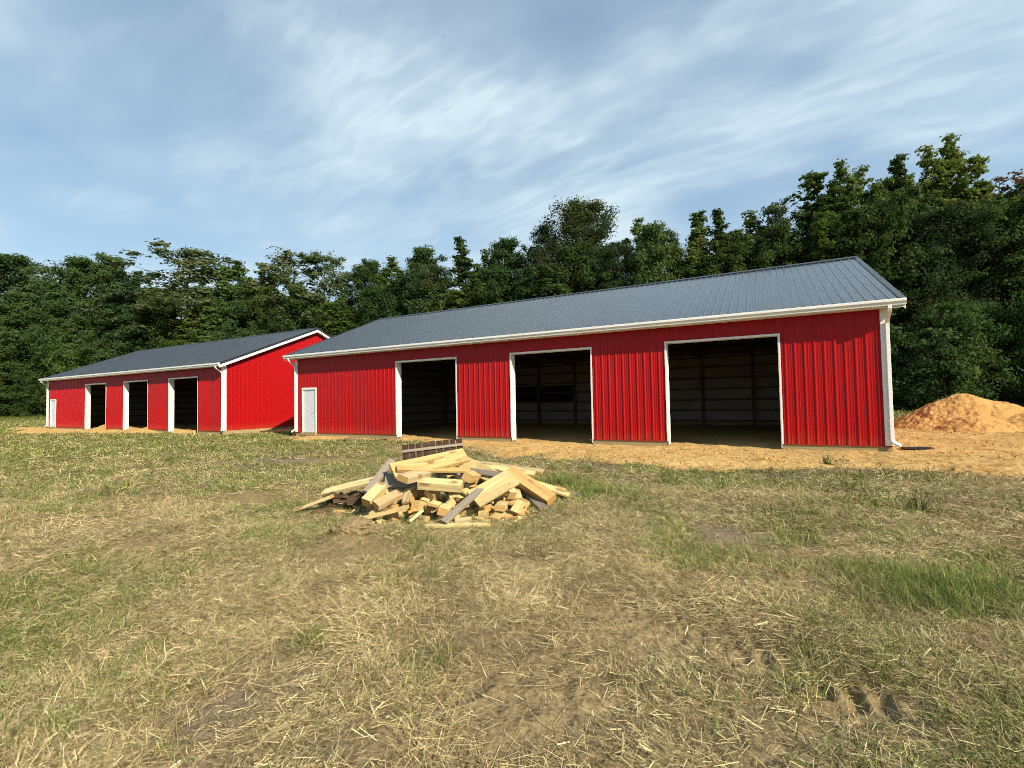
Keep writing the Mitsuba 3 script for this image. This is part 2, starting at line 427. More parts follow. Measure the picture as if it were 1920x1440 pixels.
def crumbs():
    """Loose lumps of dry sand lying about on the pad."""
    g = np.random.default_rng(6)
    x, y = g.uniform(-11, 24, 26000), g.uniform(8.5, 25, 26000)
    d, (u, v) = sand_depth(x, y), into_local(NEAR, x, y)
    on = (d > 0.0) & ~((u < 0.1) & (u > -BL - 0.1) & (v > -0.08)) & (g.uniform(0, 1, 26000) < np.clip((meshkit.fbm(P3(x, y, 0.9), 3, 71) - 0.36) * 3, 0.04, 0.8)) & (heap_z(x, y) < ground_z(x, y) + 0.05)
    x, y, d = x[on], y[on], d[on]
    n = len(x)
    s = 0.012 + 0.034 * g.uniform(0, 1, n) ** 3.5
    o = np.array([[1, 0, 0], [0.2, 1, 0], [-1, 0.1, 0], [0, -1, 0.1], [0.1, 0, 0.9], [0, 0, -0.6]], float)
    vv = o[None] * g.uniform(0.5, 1.3, (n, 6, 1)) * s[:, None, None]
    c, sn = np.cos(a := g.uniform(0, 6.28, n))[:, None], np.sin(a)[:, None]
    vv = np.stack([vv[..., 0] * c - vv[..., 1] * sn, vv[..., 0] * sn + vv[..., 1] * c, vv[..., 2]], -1)
    vv += np.stack([x, y, ground_z(x, y) + d + s * 0.25], -1)[:, None]
    f = np.array([[0, 1, 4], [1, 2, 4], [2, 3, 4], [3, 0, 4], [1, 0, 5], [2, 1, 5], [3, 2, 5], [0, 3, 5]])
    return vv.reshape(-1, 3), (f[None] + 6 * np.arange(n)[:, None, None]).reshape(-1, 3)


def heap_z(x, y):
    h = np.zeros(np.shape(x))
    warp = (meshkit.fbm(P3(x, y, 0.7), 3, 61) - 0.5) * 1.3
    for cx, cy, top, s in ((18.9, 20.0, 1.56, 0.62), (17.9, 18.4, 0.72, 0.5), (19.6, 18.0, 0.75, 0.45), (22.0, 17.6, 0.55, 0.4)):
        dx = np.where(x > cx, (x - cx) * 0.58, x - cx)
        rr = np.hypot(dx, y - cy) + warp * 0.45
        h = np.maximum(h, top + 0.10 - s * np.sqrt(rr * rr + 0.10 ** 2 / s ** 2 * 2.0))
    rough = 0.17 * (meshkit.fbm(P3(x, y, 1.9), 4, 62) - 0.5) + 0.10 * (meshkit.fbm(P3(x, y, 6.5), 3, 63) - 0.5)
    return ground_z(x, y) + np.maximum(h + rough * np.clip(h * 3, 0, 1), -0.05)


put('sand_pile', grid_sheet(14, 28, 14.5, 24.5, 0.06, heap_z, lambda x, y: heap_z(x, y) > ground_z(x, y) + 0.045), 'heap_sand',
    'big orange sand pile behind the right end of the near barn', 'sand pile', smooth=True)

put('sand_crumbs', crumbs(), 'heap_sand', 'loose crumbs of orange sand scattered over the sand pad', 'sand crumbs', kind='stuff')

# ------------------------------------------------------------------ barns
RIB = 0.2286
_PU = np.array([-0.036, -0.010, 0.010, 0.036, 0.070, 0.077, 0.088, 0.095, 0.133, 0.140, 0.151, 0.158])
_PH = np.array([0.0, 0.024, 0.024, 0.0, 0.0, 0.006, 0.006, 0.0, 0.0, 0.006, 0.006, 0.0])


def profile(u0, u1):
    """Points (u, height) of the ribbed sheet between u0 < u1; a tall rib stands at every multiple of RIB."""
    k = np.arange(math.floor(u0 / RIB) - 1, math.ceil(u1 / RIB) + 2)
    us, hs = (k[:, None] * RIB + _PU[None]).ravel(), np.tile(_PH, len(k))
    inside = (us > u0 + 1e-4) & (us < u1 - 1e-4)
    u = np.concatenate([[u0], us[inside], [u1]])
    return u, np.interp(u, us, hs)


def ribbed(mb, u0, u1, lo, hi, place, extra=()):
    """A ribbed strip between the heights lo and hi (numbers or functions of u); place(u, t, h) gives the points."""
    u, h = profile(u0, u1)
    for e in extra:
        if u0 < e < u1:
            i = np.searchsorted(u, e)
            u, h = np.insert(u, i, e), np.insert(h, i, np.interp(e, u, h))
    a = np.array([lo(x) if callable(lo) else lo for x in u], float)
    b = np.array([hi(x) if callable(hi) else hi for x in u], float)
    n = len(u)
    v = np.vstack([place(u, a, h), place(u, b, h)])
    i = np.arange(n - 1)
    mb.add(v, np.stack([i, i + 1, i + n + 1, i + n], 1))


def sheets(length):
    """The spans of the 0.91 m sheets along a wall of this length, from 0 down to -length, each meeting the next at the foot of a rib."""
    edges = [0.0]
    while edges[-1] > -length + 0.05:
        k = len(edges)
        edges.append(max(-length, -4 * RIB * k - 0.0365))
    return list(zip(edges[1:], edges[:-1]))


def zroof(v):
    return ROOF_E + SLOPE * (min(v, BW - v) + EAVE)


OPENINGS = [(-18 * 0.3048, -8 * 0.3048), (-36 * 0.3048, -26 * 0.3048), (-54 * 0.3048, -44 * 0.3048)]
DOOR = (-22.385, -21.387, 2.088)
PARTS = []                                       # (name, ply dict, label or None)


def part(name, mb, bsdf, label=None, smooth=False):
    PARTS.append((name, mikit.ply(mb.mesh() if isinstance(mb, MB) else mb, bsdf, smooth=smooth), label))


def build_barn():
    front = lambda u, t, h: np.stack([u, -h, t], -1)
    back = lambda u, t, h: np.stack([u, BW + h, t], -1)
    for u0, u1 in sheets(BL):
        cuts = [(u0, u1, 0.0, WALL_H)]
        for a, b, top in [(a, b, DOOR_H) for a, b in OPENINGS] + [DOOR]:
            new = []
            for c0, c1, z0, z1 in cuts:
                if b <= c0 + 1e-6 or a >= c1 - 1e-6 or z0 >= top:
                    new.append((c0, c1, z0, z1))
                    continue
                if a > c0:
                    new.append((c0, a, z0, z1))
                if b < c1:
                    new.append((b, c1, z0, z1))
                new.append((max(a, c0), min(b, c1), top, z1))
            cuts = new
        m = MB()
        for c in cuts:
            if c[1] - c[0] > 0.004:
                ribbed(m, c[0], c[1], c[2], c[3], front)
        part('wall_panel', m, 'red_steel')
        m = MB()
        ribbed(m, u0, u1, 0.0, WALL_H, back)
        part('wall_panel', m, 'red_steel')
    top = lambda w: zroof(-w) - 0.19
    for side in (0, 1):
        plane = (lambda u, t, h: np.stack([h, -u, t], -1)) if side == 0 else (lambda u, t, h: np.stack([-BL - h, -u, t], -1))
        for u0, u1 in sheets(BW):
            m = MB()
            ribbed(m, u0, u1, 0.0, top, plane, extra=(-BW / 2,))
            part('gable_panel', m, 'red_steel')
    # roof
    n = np.array([-SLOPE, 1.0]) / math.hypot(1, SLOPE)
    for sgn in (1, -1):
        def roofp(u, t, h, sgn=sgn):
            v, z = t - n[0] * 0 + h * n[0], ROOF_E + SLOPE * (t + EAVE) + h * n[1]
            return np.stack([u, v if sgn == 1 else BW - v, z], -1)
        for u0, u1 in sheets(BL + 2 * RAKE):
            m = MB()
            ribbed(m, u0 + RAKE, u1 + RAKE, -EAVE - 0.03, BW / 2, roofp)
            part('roof_panel', m, 'roof_steel')
    zr = zroof(BW / 2)
    m = MB()
    for sgn in (1, -1):
        y = lambda t: BW / 2 - sgn * t
        m.prism([(y(0), zr + 0.050), (y(0.17), zr + 0.050 - 0.17 * SLOPE), (y(0.17), zr + 0.022 - 0.17 * SLOPE), (y(0), zr + 0.018)], 0, -BL - RAKE - 0.02, RAKE + 0.02)
    part('ridge_cap', m, 'dark_trim')
    # rakes, eaves
    for u0, u1 in ((0.0, RAKE), (-BL - RAKE, -BL)):
        uo = u1 if u1 > 0 else u0
        s = 1 if u1 > 0 else -1
        for sgn in (1, -1):
            yy = lambda v: v if sgn == 1 else BW - v
            m, d = MB(), MB()
            band = lambda lo, hi: [(yy(-EAVE - 0.035), ROOF_E - 0.0147 + lo), (yy(-EAVE - 0.035), ROOF_E - 0.0147 + hi), (yy(BW / 2), zr + hi), (yy(BW / 2), zr + lo)]
            m.prism(band(-0.255, -0.105), 0, min(uo, uo + s * 0.022), max(uo, uo + s * 0.022))
            d.prism(band(-0.105, 0.028), 0, min(uo - s * 0.0, uo + s * 0.030), max(uo - s * 0.0, uo + s * 0.030))
            d.prism(band(0.0215, 0.030), 0, min(uo - s * 0.10, uo), max(uo - s * 0.10, uo))
            part('rake_fascia', m, 'white_steel')
            part('rake_trim', d, 'dark_trim')
            q = MB()
            q.prism(band(-0.215, -0.195), 0, u0 + 0.001, u1 - 0.001)
            part('rake_soffit', q, 'white_steel')
    for sgn in (1, -1):
        yy = lambda v: v if sgn == 1 else BW - v
        m = MB().box(-BL - RAKE, RAKE, *sorted((yy(-EAVE), yy(0.0))), WALL_H + 0.003, WALL_H + 0.018)
        part('eave_soffit', m, 'white_steel')
        m = MB().box(-BL - RAKE, RAKE, *sorted((yy(-EAVE - 0.018), yy(-EAVE))), WALL_H - 0.012, ROOF_E - 0.012)
        part('eave_fascia', m, 'white_steel')
        o = EAVE + 0.02
        prof = [(0, .165), (0, .03), (-.012, .012), (-.085, .012), (-.092, .05), (-.118, .085), (-.128, .10), (-.128, .155), (-.118, .165), (-.110, .150), (-.110, .108), (-.076, .056), (-.072, .028), (-.012, .026), (-.010, .165)]
        prof = np.array([(yy(-o + a), WALL_H + b) for a, b in prof])
        m = MB()
        k = len(prof)
        ends = (-BL - RAKE - 0.015, RAKE + 0.02)
        v = np.vstack([np.column_stack([np.full(k, e), prof]) for e in ends])
        i = np.arange(k)
        j = (i + 1) % k
        m.add(v, np.stack([i, j, j + k, i + k], 1))
        for e in ends:
            w = 0.004 if e > 0 else -0.004
            m.prism(prof[:9], 0, e, e + w)
        part('gutter', m, 'white_steel')
    # corners
    for u in (0.0, -BL):
        for v in (0.0, BW):
            su, sv = (1 if u == 0 else -1), (-1 if v == 0 else 1)
            ztop = WALL_H - 0.006
            m = MB()
            m.box(*sorted((u - su * 0.15, u + su * 0.031)), *sorted((v + sv * 0.0255, v + sv * 0.031)), 0.004, ztop)
            m.box(*sorted((u + su * 0.0255, u + su * 0.031)), *sorted((v + sv * 0.0255, v - sv * 0.15)), 0.004, ztop)
            m.box(*sorted((u - su * 0.150, u - su * 0.142)), *sorted((v + sv * 0.0255, v + sv * 0.001)), 0.004, ztop)
            m.box(*sorted((u + su * 0.0255, u + su * 0.001)), *sorted((v - sv * 0.150, v - sv * 0.142)), 0.004, ztop)
            part('corner_trim', m, 'white_steel')
    # downspouts on the two front corners, and on the back
    for u, kick in ((-0.015, 1), (-BL + 0.03, -1)):
        for sgn in (1, -1):
            yy = lambda v: v if sgn == 1 else BW - v
            a = [(u, -0.425, 3.54), (u, -0.425, 3.46), (u, -0.41, 3.42), (u, -0.12, 3.20), (u, -0.075, 3.15), (u, -0.068, 3.08), (u, -0.068, 0.20)]
            a += [(u + kick * 0.006, -0.074, 0.14), (u + kick * 0.03, -0.09, 0.09), (u + kick * 0.15, -0.16, 0.02)]
            a = [(x, yy(v), z) for x, v, z in a]
            m = MB().sweep(a, 0.082, 0.060, (1, 0, 0))
            m.box(u - 0.044, u + 0.044, *sorted((yy(-0.032), yy(-0.101))), 2.2, 2.225)
            m.box(u - 0.044, u + 0.044, *sorted((yy(-0.032), yy(-0.101))), 0.62, 0.645)
            part('downspout', m, 'white_steel')
    # base trim and skirt boards
    spans, at = [], 0.0
    for a, b in OPENINGS + [(DOOR[0], DOOR[1])]:
        spans.append((b, at))
        at = a
    spans.append((-BL, at))
    for a, b in spans:
        m = MB().box(a + 0.004, b - 0.004, -0.032, -0.001, -0.022, -0.003)
        part('base_trim', m, 'red_steel')
        part('skirt_board', MB().box(a + 0.002, b - 0.002, 0.0, 0.04, -0.21, -0.0225), 'skirt_wood')
    for x in ((-0.001, -0.04), (-BL + 0.001, -BL + 0.04)):
        part('skirt_board', MB().box(*sorted(x), 0.041, BW - 0.041, -0.21, -0.001), 'skirt_wood')
    part('skirt_board', MB().box(-BL, 0, BW - 0.04, BW, -0.21, -0.001), 'skirt_wood')
    # the three big openings
    for i, (a, b) in enumerate(OPENINGS):
        w = 'doorway' if i == 0 else f'doorway_{i:03d}'
        for j, x in enumerate((a, b)):
            s = 1 if j == 0 else -1
            m = MB()
            m.box(*sorted((x, x + s * 0.016)), -0.028, 0.27, -0.12, DOOR_H)
            m.box(*sorted((x - s * 0.040, x)), -0.032, -0.0255, -0.02, DOOR_H + 0.040)
            part(w + '__jamb' + ('' if j == 0 else '_001'), m, 'white_steel')
        m = MB().box(a + 0.017, b - 0.017, -0.027, 0.27, DOOR_H - 0.016, DOOR_H)
        m.box(a, b, -0.031, -0.0255, DOOR_H - 0.001, DOOR_H + 0.038)
        part(w + '__header', m, 'white_steel')
        for j, x in enumerate((a - 0.15, b + 0.002)):
            part('post', MB().box(x, x + 0.148, 0.075, 0.225, -0.2, WALL_H), 'frame_wood')
    # walk-in door
    a, b, top = DOOR
    m = MB()
    for x0, x1 in ((a, a + 0.07), (b - 0.07, b)):
        m.box(x0, x1, -0.032, 0.10, -0.05, top)
    m.box(a + 0.071, b - 0.071, -0.031, 0.10, top - 0.07, top)
    m.box(a - 0.03, b + 0.03, -0.031, -0.0255, top - 0.001, top + 0.03)
    part('entry_door__frame', m, 'white_steel')
    m = MB().box(a + 0.072, b - 0.072, 0.012, 0.055, 0.005, top - 0.072)
    part('entry_door__leaf', m, 'door_paint')
    part('entry_door__threshold', MB().box(a - 0.02, b + 0.02, -0.10, 0.08, -0.15, 0.0), 'skirt_wood')
    m = MB().tube([(b - 0.14, 0.012, 0.98), (b - 0.14, -0.045, 0.98)], [0.012, 0.012], 8)
    m.tube([(b - 0.14, -0.045, 0.98), (b - 0.20, -0.052, 0.98), (b - 0.26, -0.048, 0.975)], [0.011, 0.010, 0.008], 8)
    m.tube([(b - 0.14, 0.013, 0.98), (b - 0.14, 0.004, 0.98)], [0.033, 0.033], 12)
    part('entry_door__handle', m, 'handle_metal', smooth=40)
    # inside: posts, girts, wrap, roof frames
    bay = 2.4
    posts = [-0.98 - bay * k for k in range(10)]
    for i, x in enumerate(posts):
        part('post', MB().box(x - 0.07, x + 0.07, BW - 0.225, BW - 0.078, -0.2, WALL_H), 'frame_wood')
    m = MB()
    for z in (0.06, 0.62, 1.17, 1.75, 2.32, 2.92, 3.42):
        m.box(-BL + 0.06, -0.06, BW - 0.077, BW - 0.04, z - 0.05, z + 0.05)
    part('back_girts', m, 'frame_wood')
    edges = [-0.03] + posts + [-BL + 0.03]
    for k in range(len(edges) - 1):
        x1, x0 = edges[k], edges[k + 1]
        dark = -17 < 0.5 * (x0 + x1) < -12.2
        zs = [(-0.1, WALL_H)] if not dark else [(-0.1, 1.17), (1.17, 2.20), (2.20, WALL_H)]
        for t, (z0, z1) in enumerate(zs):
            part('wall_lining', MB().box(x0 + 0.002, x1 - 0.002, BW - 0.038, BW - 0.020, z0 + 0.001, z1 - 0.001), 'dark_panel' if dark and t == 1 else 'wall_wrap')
    for a, b in [(s[0] - 0.02, s[1] + 0.02) for s in spans]:
        m = MB().box(max(a, -BL + 0.03), min(b, -0.03), 0.041, 0.055, -0.05, WALL_H)
        part('wall_lining', m, 'wall_wrap')
    for a, b in OPENINGS + [DOOR[:2]]:
        part('wall_lining', MB().box(a + 0.02, b - 0.02, 0.057, 0.07, (DOOR_H if b - a > 2 else 2.09) + 0.001, WALL_H), 'wall_wrap')
    for x in (-0.045, -BL + 0.030):
        m = MB().prism([(0.06, -0.1), (BW - 0.06, -0.1), (BW - 0.06, WALL_H), (BW / 2, zr - 0.22), (0.06, WALL_H)], 0, x, x + 0.015)
        part('wall_lining', m, 'wall_wrap')
    for x in (-0.13, -BL + 0.06):
        m = MB()
        for z in (0.06, 0.62, 1.17, 1.75, 2.32, 2.92, 3.42):
            m.box(x, x + 0.07, 0.08, BW - 0.08, z - 0.045, z + 0.045)
        part('end_girts', m, 'frame_wood')
    for x in posts:
        m = MB().box(x - 0.02, x + 0.02, 0.08, BW - 0.08, WALL_H - 0.14, WALL_H - 0.001)
        for sgn in (1, -1):
            yy = lambda v: v if sgn == 1 else BW - v
            m.prism([(yy(0.08), zroof(0.08) - 0.26), (yy(0.08), zroof(0.08) - 0.10), (yy(BW / 2), zr - 0.10), (yy(BW / 2), zr - 0.26)], 0, x - 0.019, x + 0.019)
            for p, q in ((2.0, 3.0), (4.0, 3.0), (4.0, BW / 2)):
                zz = lambda v, up: (zroof(v) - 0.2) if up else WALL_H - 0.07
                m.sweep([(x, yy(p), zz(p, p != 3.0 and p != BW / 2)), (x, yy(q), zz(q, False) if q == 3.0 else zz(q, True))], 0.036, 0.085, (1, 0, 0))
        part('roof_truss', m, 'frame_wood')
    for y0, y1 in ((0.001, 0.02), (BW - 0.02, BW - 0.001)):
        part('eave_board', MB().box(-BL + 0.05, -0.05, y0, y1, WALL_H + 0.0205, zroof(0) - 0.03), 'frame_wood')
    m = MB()
    for sgn in (1, -1):
        for v in np.arange(0.1, BW / 2 - 0.1, 0.61):
            y = v if sgn == 1 else BW - v
            m.box(-BL, 0, y - 0.02, y + 0.02, zroof(v) - 0.095, zroof(v) - 0.012)
    part('purlins', m, 'frame_wood')


build_barn()


def place_barn(at, label, extra=()):
    k = key('barn')
    m = T().translate([at[0], at[1], at[3]]).rotate([0, 0, 1], math.degrees(at[2]))
    count = {}
    for name, d, lab in PARTS:
        c = count.get(name, 0)
        count[name] = c + 1
        nm = name if c == 0 else f'{name}_{c:03d}'
        scene[f'{k}__{nm}'] = {**d, 'to_world': m}
        if lab:
            labels[f'{k}__{nm}'] = {'label': lab}
    labels[k] = {'label': label, 'category': 'barn', 'group': 'red metal barns with three open bays'}
    return k


place_barn(NEAR, 'nearer red metal barn with light grey ribbed roof, right of the two')
place_barn(FAR, 'farther red metal barn at left with its bright red gable end showing')
m = MB().prism([(-0.37, -0.15), (0.36, -0.17), (0.40, 0.13), (-0.30, 0.16)], 2, 0.0, 0.025)  # thin four-sided black slab lying on the sand, material left open
put('black_strip', m.mesh(), 'flat_black', 'flat black strip lying on sand by the right corner of the near barn', 'plastic strip',
    to_world=T().translate([10.78, 12.72, float(ground_z(10.78, 12.72) + sand_depth(10.78, 12.72)) + 0.03]).rotate([0, 0, 1], -4))


# ------------------------------------------------------------------ lumber heap
HX, HY, STEP = -4.2, 5.2, 0.02                    # origin and cell of the height map that boards are dropped on
_gx, _gy = np.meshgrid(HX + STEP * np.arange(320), HY + STEP * np.arange(300))
HMAP = ground_z(_gx, _gy) - 0.01
NUM = [0]


def board_mesh(L, w, t, rng):
    """A board with a slight bow and twist, ends cut a little off square: (sides, ends) as (v, f, uv)."""
    NUM[0] += 1
    n = 4 if L > 0.5 else 2
    bow, twist, cut = rng.uniform(-1, 1) * 0.004 * L, rng.uniform(-1, 1) * 0.02 * L, rng.uniform(-0.03, 0.03, 2)
    c = min(0.004, t * 0.12)
    ring = np.array([(-w / 2 + c, -t / 2), (w / 2 - c, -t / 2), (w / 2, -t / 2 + c), (w / 2, t / 2 - c), (w / 2 - c, t / 2), (-w / 2 + c, t / 2), (-w / 2, t / 2 - c), (-w / 2, -t / 2 + c)])
    rows = []
    for i, s in enumerate(np.linspace(-0.5, 0.5, n)):
        a = twist * s
        y, z = ring[:, 0] * math.cos(a) - ring[:, 1] * math.sin(a), ring[:, 0] * math.sin(a) + ring[:, 1] * math.cos(a) + bow * (4 * s * s - 1)
        x = s * L + (ring[:, 0] * cut[0] if i == 0 else ring[:, 0] * cut[1] if i == n - 1 else 0 * y)
        rows.append(np.stack([x, y, z], -1))
    v, f, uv = [], [], []
    per = np.concatenate([[0], np.cumsum(np.linalg.norm(np.diff(np.vstack([ring, ring[:1]]), axis=0), axis=1))])
    k = 0
    for j in range(8):
        j2 = (j + 1) % 8
        for i in range(n):
            v += [rows[i][j], rows[i][j2]]
            uv += [(rows[i][j][0], NUM[0] * 10 + 1 + per[j]), (rows[i][j2][0], NUM[0] * 10 + 1 + per[j + 1])]
        for i in range(n - 1):
            a = k + 2 * i
            f += [[a, a + 2, a + 3], [a, a + 3, a + 1]]
        k += 2 * n
    ev, ef, euv = [], [], []
    for e, r in enumerate((rows[0], rows[-1])):
        o = len(ev)
        ev += list(r) + [r.mean(0)]
        euv += [(p[1], NUM[0] * 10 + 1 + p[2]) for p in list(r) + [r.mean(0)]]
        ef += [[o + q, o + (q + 1) % 8, o + 8] if e else [o + (q + 1) % 8, o + q, o + 8] for q in range(8)]
    return (np.array(v), np.array(f), np.array(uv)), (np.array(ev), np.array(ef), np.array(euv))


def drop(x, y, yaw, L, w, t, sink=0.012, roll=0.0, tilt=None):
    """Rests the board on the height map: it balances on the two highest supports to either side of its middle. Returns the 4 x 4 matrix."""
    c, s = math.cos(yaw), math.sin(yaw)
    la, wa = np.linspace(-L / 2, L / 2, max(9, int(L / 0.025))), np.linspace(-w / 2, w / 2, max(3, int(w / 0.02)))
    A, W = np.meshgrid(la, wa, indexing='ij')
    i, j = np.round((x + A * c - W * s - HX) / STEP).astype(int), np.round((y + A * s + W * c - HY) / STEP).astype(int)
    h = HMAP[np.clip(j, 0, HMAP.shape[0] - 1), np.clip(i, 0, HMAP.shape[1] - 1)].max(1)
    hull = []
    for p in zip(la, h):
        while len(hull) > 1 and (hull[-1][0] - hull[-2][0]) * (p[1] - hull[-2][1]) - (hull[-1][1] - hull[-2][1]) * (p[0] - hull[-2][0]) >= 0:
            hull.pop()
        hull.append(p)
    k = next(q for q in range(len(hull) - 1) if hull[q + 1][0] >= 0)
    (a0, h0), (a1, h1) = hull[k], hull[k + 1]
    pitch = float(np.clip(math.atan2(h1 - h0, a1 - a0), -0.5, 0.5))
    if tilt is not None:
        pitch = math.radians(tilt)
    z = float(np.max(h - la * math.tan(pitch))) + t / 2 / math.cos(pitch) - sink + 0.16 * w * abs(math.sin(math.radians(roll)))
    # the top of the board goes into the height map
    cp, sp = math.cos(pitch), math.sin(pitch)
    la2 = np.linspace(-L / 2, L / 2, max(9, int(L / 0.012)))
    wa2 = np.linspace(-w / 2, w / 2, max(5, int(w / 0.012)))
    A, W = np.meshgrid(la2, wa2, indexing='ij')
    X, Y, Z = x + (A * cp - t / 2 * sp) * c - W * s, y + (A * cp - t / 2 * sp) * s + W * c, z + A * sp + t / 2 * cp
    i, j = np.clip(np.round((X - HX) / STEP).astype(int), 0, HMAP.shape[1] - 1), np.clip(np.round((Y - HY) / STEP).astype(int), 0, HMAP.shape[0] - 1)
    np.maximum.at(HMAP, (j, i), Z)
    return T().translate([x, y, z]).rotate([0, 0, 1], math.degrees(yaw)).rotate([0, 1, 0], -math.degrees(pitch)).rotate([1, 0, 0], roll)


def lay_board(name, label, group, x, y, yaw_deg, L, w, t, rng, grey=False, cat='board', sink=0.012, roll=None, wood=None, tilt=None):
    k = key(name)
    sides, ends = board_mesh(L, w, t, rng)
    m = drop(x, y, math.radians(yaw_deg), L, w, t, sink, roll if roll is not None else float(rng.uniform(-24, 24)) if cat == 'offcut' else float(rng.uniform(-9, 16)), tilt)
    scene[k] = mikit.ply(sides[:2], wood or ('weathered_lumber' if grey else 'pale_lumber'), uv=sides[2], to_world=m)
    for e in (0, 1):
        scene[k + ('__cut_end', '__cut_end_001')[e]] = mikit.ply((ends[0][9 * e:9 * e + 9], ends[1][:8] if e == 0 else ends[1][8:] - 9), wood or ('weathered_lumber' if grey else 'cut_end'), uv=ends[2][9 * e:9 * e + 9], to_world=m)
    tag(k, label, cat, group)


rng = np.random.default_rng(11)
# offcuts and boards that make up the body of the heap, each put where the heap is still lowest against its final outline
def lowest(rng, size, tries=14):
    best = None
    for _ in range(tries):
        a, r = rng.uniform(0, 2 * np.pi), math.sqrt(rng.uniform(0, 1))
        x, y = -1.08 + 1.75 * r * math.cos(a), 7.55 + 1.15 * r * math.sin(a)
        i, j = int((x - HX) / STEP), int((y - HY) / STEP)
        q = max(2, int(size / STEP / 3))
        gap = (-0.25 + 0.39 * (1 - r ** 1.25)) - float(HMAP[j - q:j + q + 1, i - q:i + q + 1].max())
        if best is None or gap > best[0]:
            best = (gap, x, y)
    return best


SIDES = [('left front', -9, -1.55, -9, 7.2), ('middle front', -1.55, -0.55, -9, 7.2), ('right front', -0.55, 9, -9, 7.2), ('left back', -9, -1.1, 7.2, 99), ('right back', -1.1, 9, 7.2, 99)]
for i in range(900):
    gap, x, y = lowest(rng, 0.3)
    kind = rng.uniform() * (0.80 if y < 7.25 else 1.7)
    if kind < 0.66:
        L, (w, t) = rng.uniform(0.12, 0.28), [(0.13, 0.13), (0.14, 0.09), (0.14, 0.038), (0.09, 0.09), (0.14, 0.038), (0.09, 0.038), (0.09, 0.05), (0.12, 0.04)][rng.integers(8)]
    else:
        L, (w, t) = rng.uniform(0.5, 1.25), [(0.09, 0.034), (0.14, 0.034), (0.038, 0.089), (0.12, 0.03), (0.05, 0.045)][rng.integers(5)]
    if gap < t * 0.62:
        continue
    side = next(q[0] for q in SIDES if q[1] <= x < q[2] and q[3] <= y < q[4])
    if kind < 0.66:
        size = 'thick' if min(w, t) > 0.08 else 'thin'
        g = rng.uniform() < 0.08
        lay_board('offcut', f'short {size} {"grey" if g else "pale"} offcut in the {side} of the lumber heap', f'short {size} {"grey" if g else "pale"} offcuts in the {side} of the heap', x, y, rng.uniform(0, 180), L, w, t, rng, grey=g, cat='offcut')
    else:
        g = rng.uniform() < 0.2
        size = 'wide' if w > 0.12 else 'narrow'
        lay_board('board', f'{size} {"weathered grey" if g else "pale"} board among the offcuts in the {side} of the lumber heap', f'{size} {"grey" if g else "pale"} boards in the {side} of the heap', x, y, math.degrees(math.atan2(y - 7.7, x + 0.95)) + rng.normal(0, 28), L, w, t, rng, grey=g)
# many short sawn blocks along the front slope
for i in range(400):
    x, y = rng.uniform(-2.05, 0.15), rng.uniform(6.15, 6.95)
    L, (w, t) = rng.uniform(0.10, 0.24), [(0.12, 0.12), (0.14, 0.08), (0.13, 0.038), (0.09, 0.09), (0.09, 0.05), (0.09, 0.038)][rng.integers(6)]
    i0, j0 = int((x - HX) / STEP), int((y - HY) / STEP)
    if float(HMAP[j0 - 4:j0 + 5, i0 - 4:i0 + 5].max()) + t > -0.25 + 0.40 * np.clip((y - 6.05 - 0.16 * (x + 1.0) ** 2) / 0.8, 0.0, 1) + 0.06:
        continue
    side = 'left front' if x < -1.45 else 'middle front' if x < -0.6 else 'right front'
    size = 'thick' if min(w, t) > 0.07 else 'thin'
    lay_board('offcut', f'short {size} pale offcut in the {side} of the lumber heap', f'short {size} pale offcuts in the {side} of the heap', x, y, rng.uniform(0, 180), L, w, t, rng, cat='offcut')
# dark rotten stubs at the left foot
for i in range(15):
    lay_board('offcut', 'dark rotten stub at the left foot of the lumber heap', 'dark stubs at the left foot of the heap', rng.uniform(-2.9, -2.25), rng.uniform(6.95, 7.45), rng.uniform(-30, 30),
              rng.uniform(0.14, 0.36), rng.uniform(0.05, 0.1), rng.uniform(0.03, 0.06), rng, cat='offcut', wood='rotten_wood')
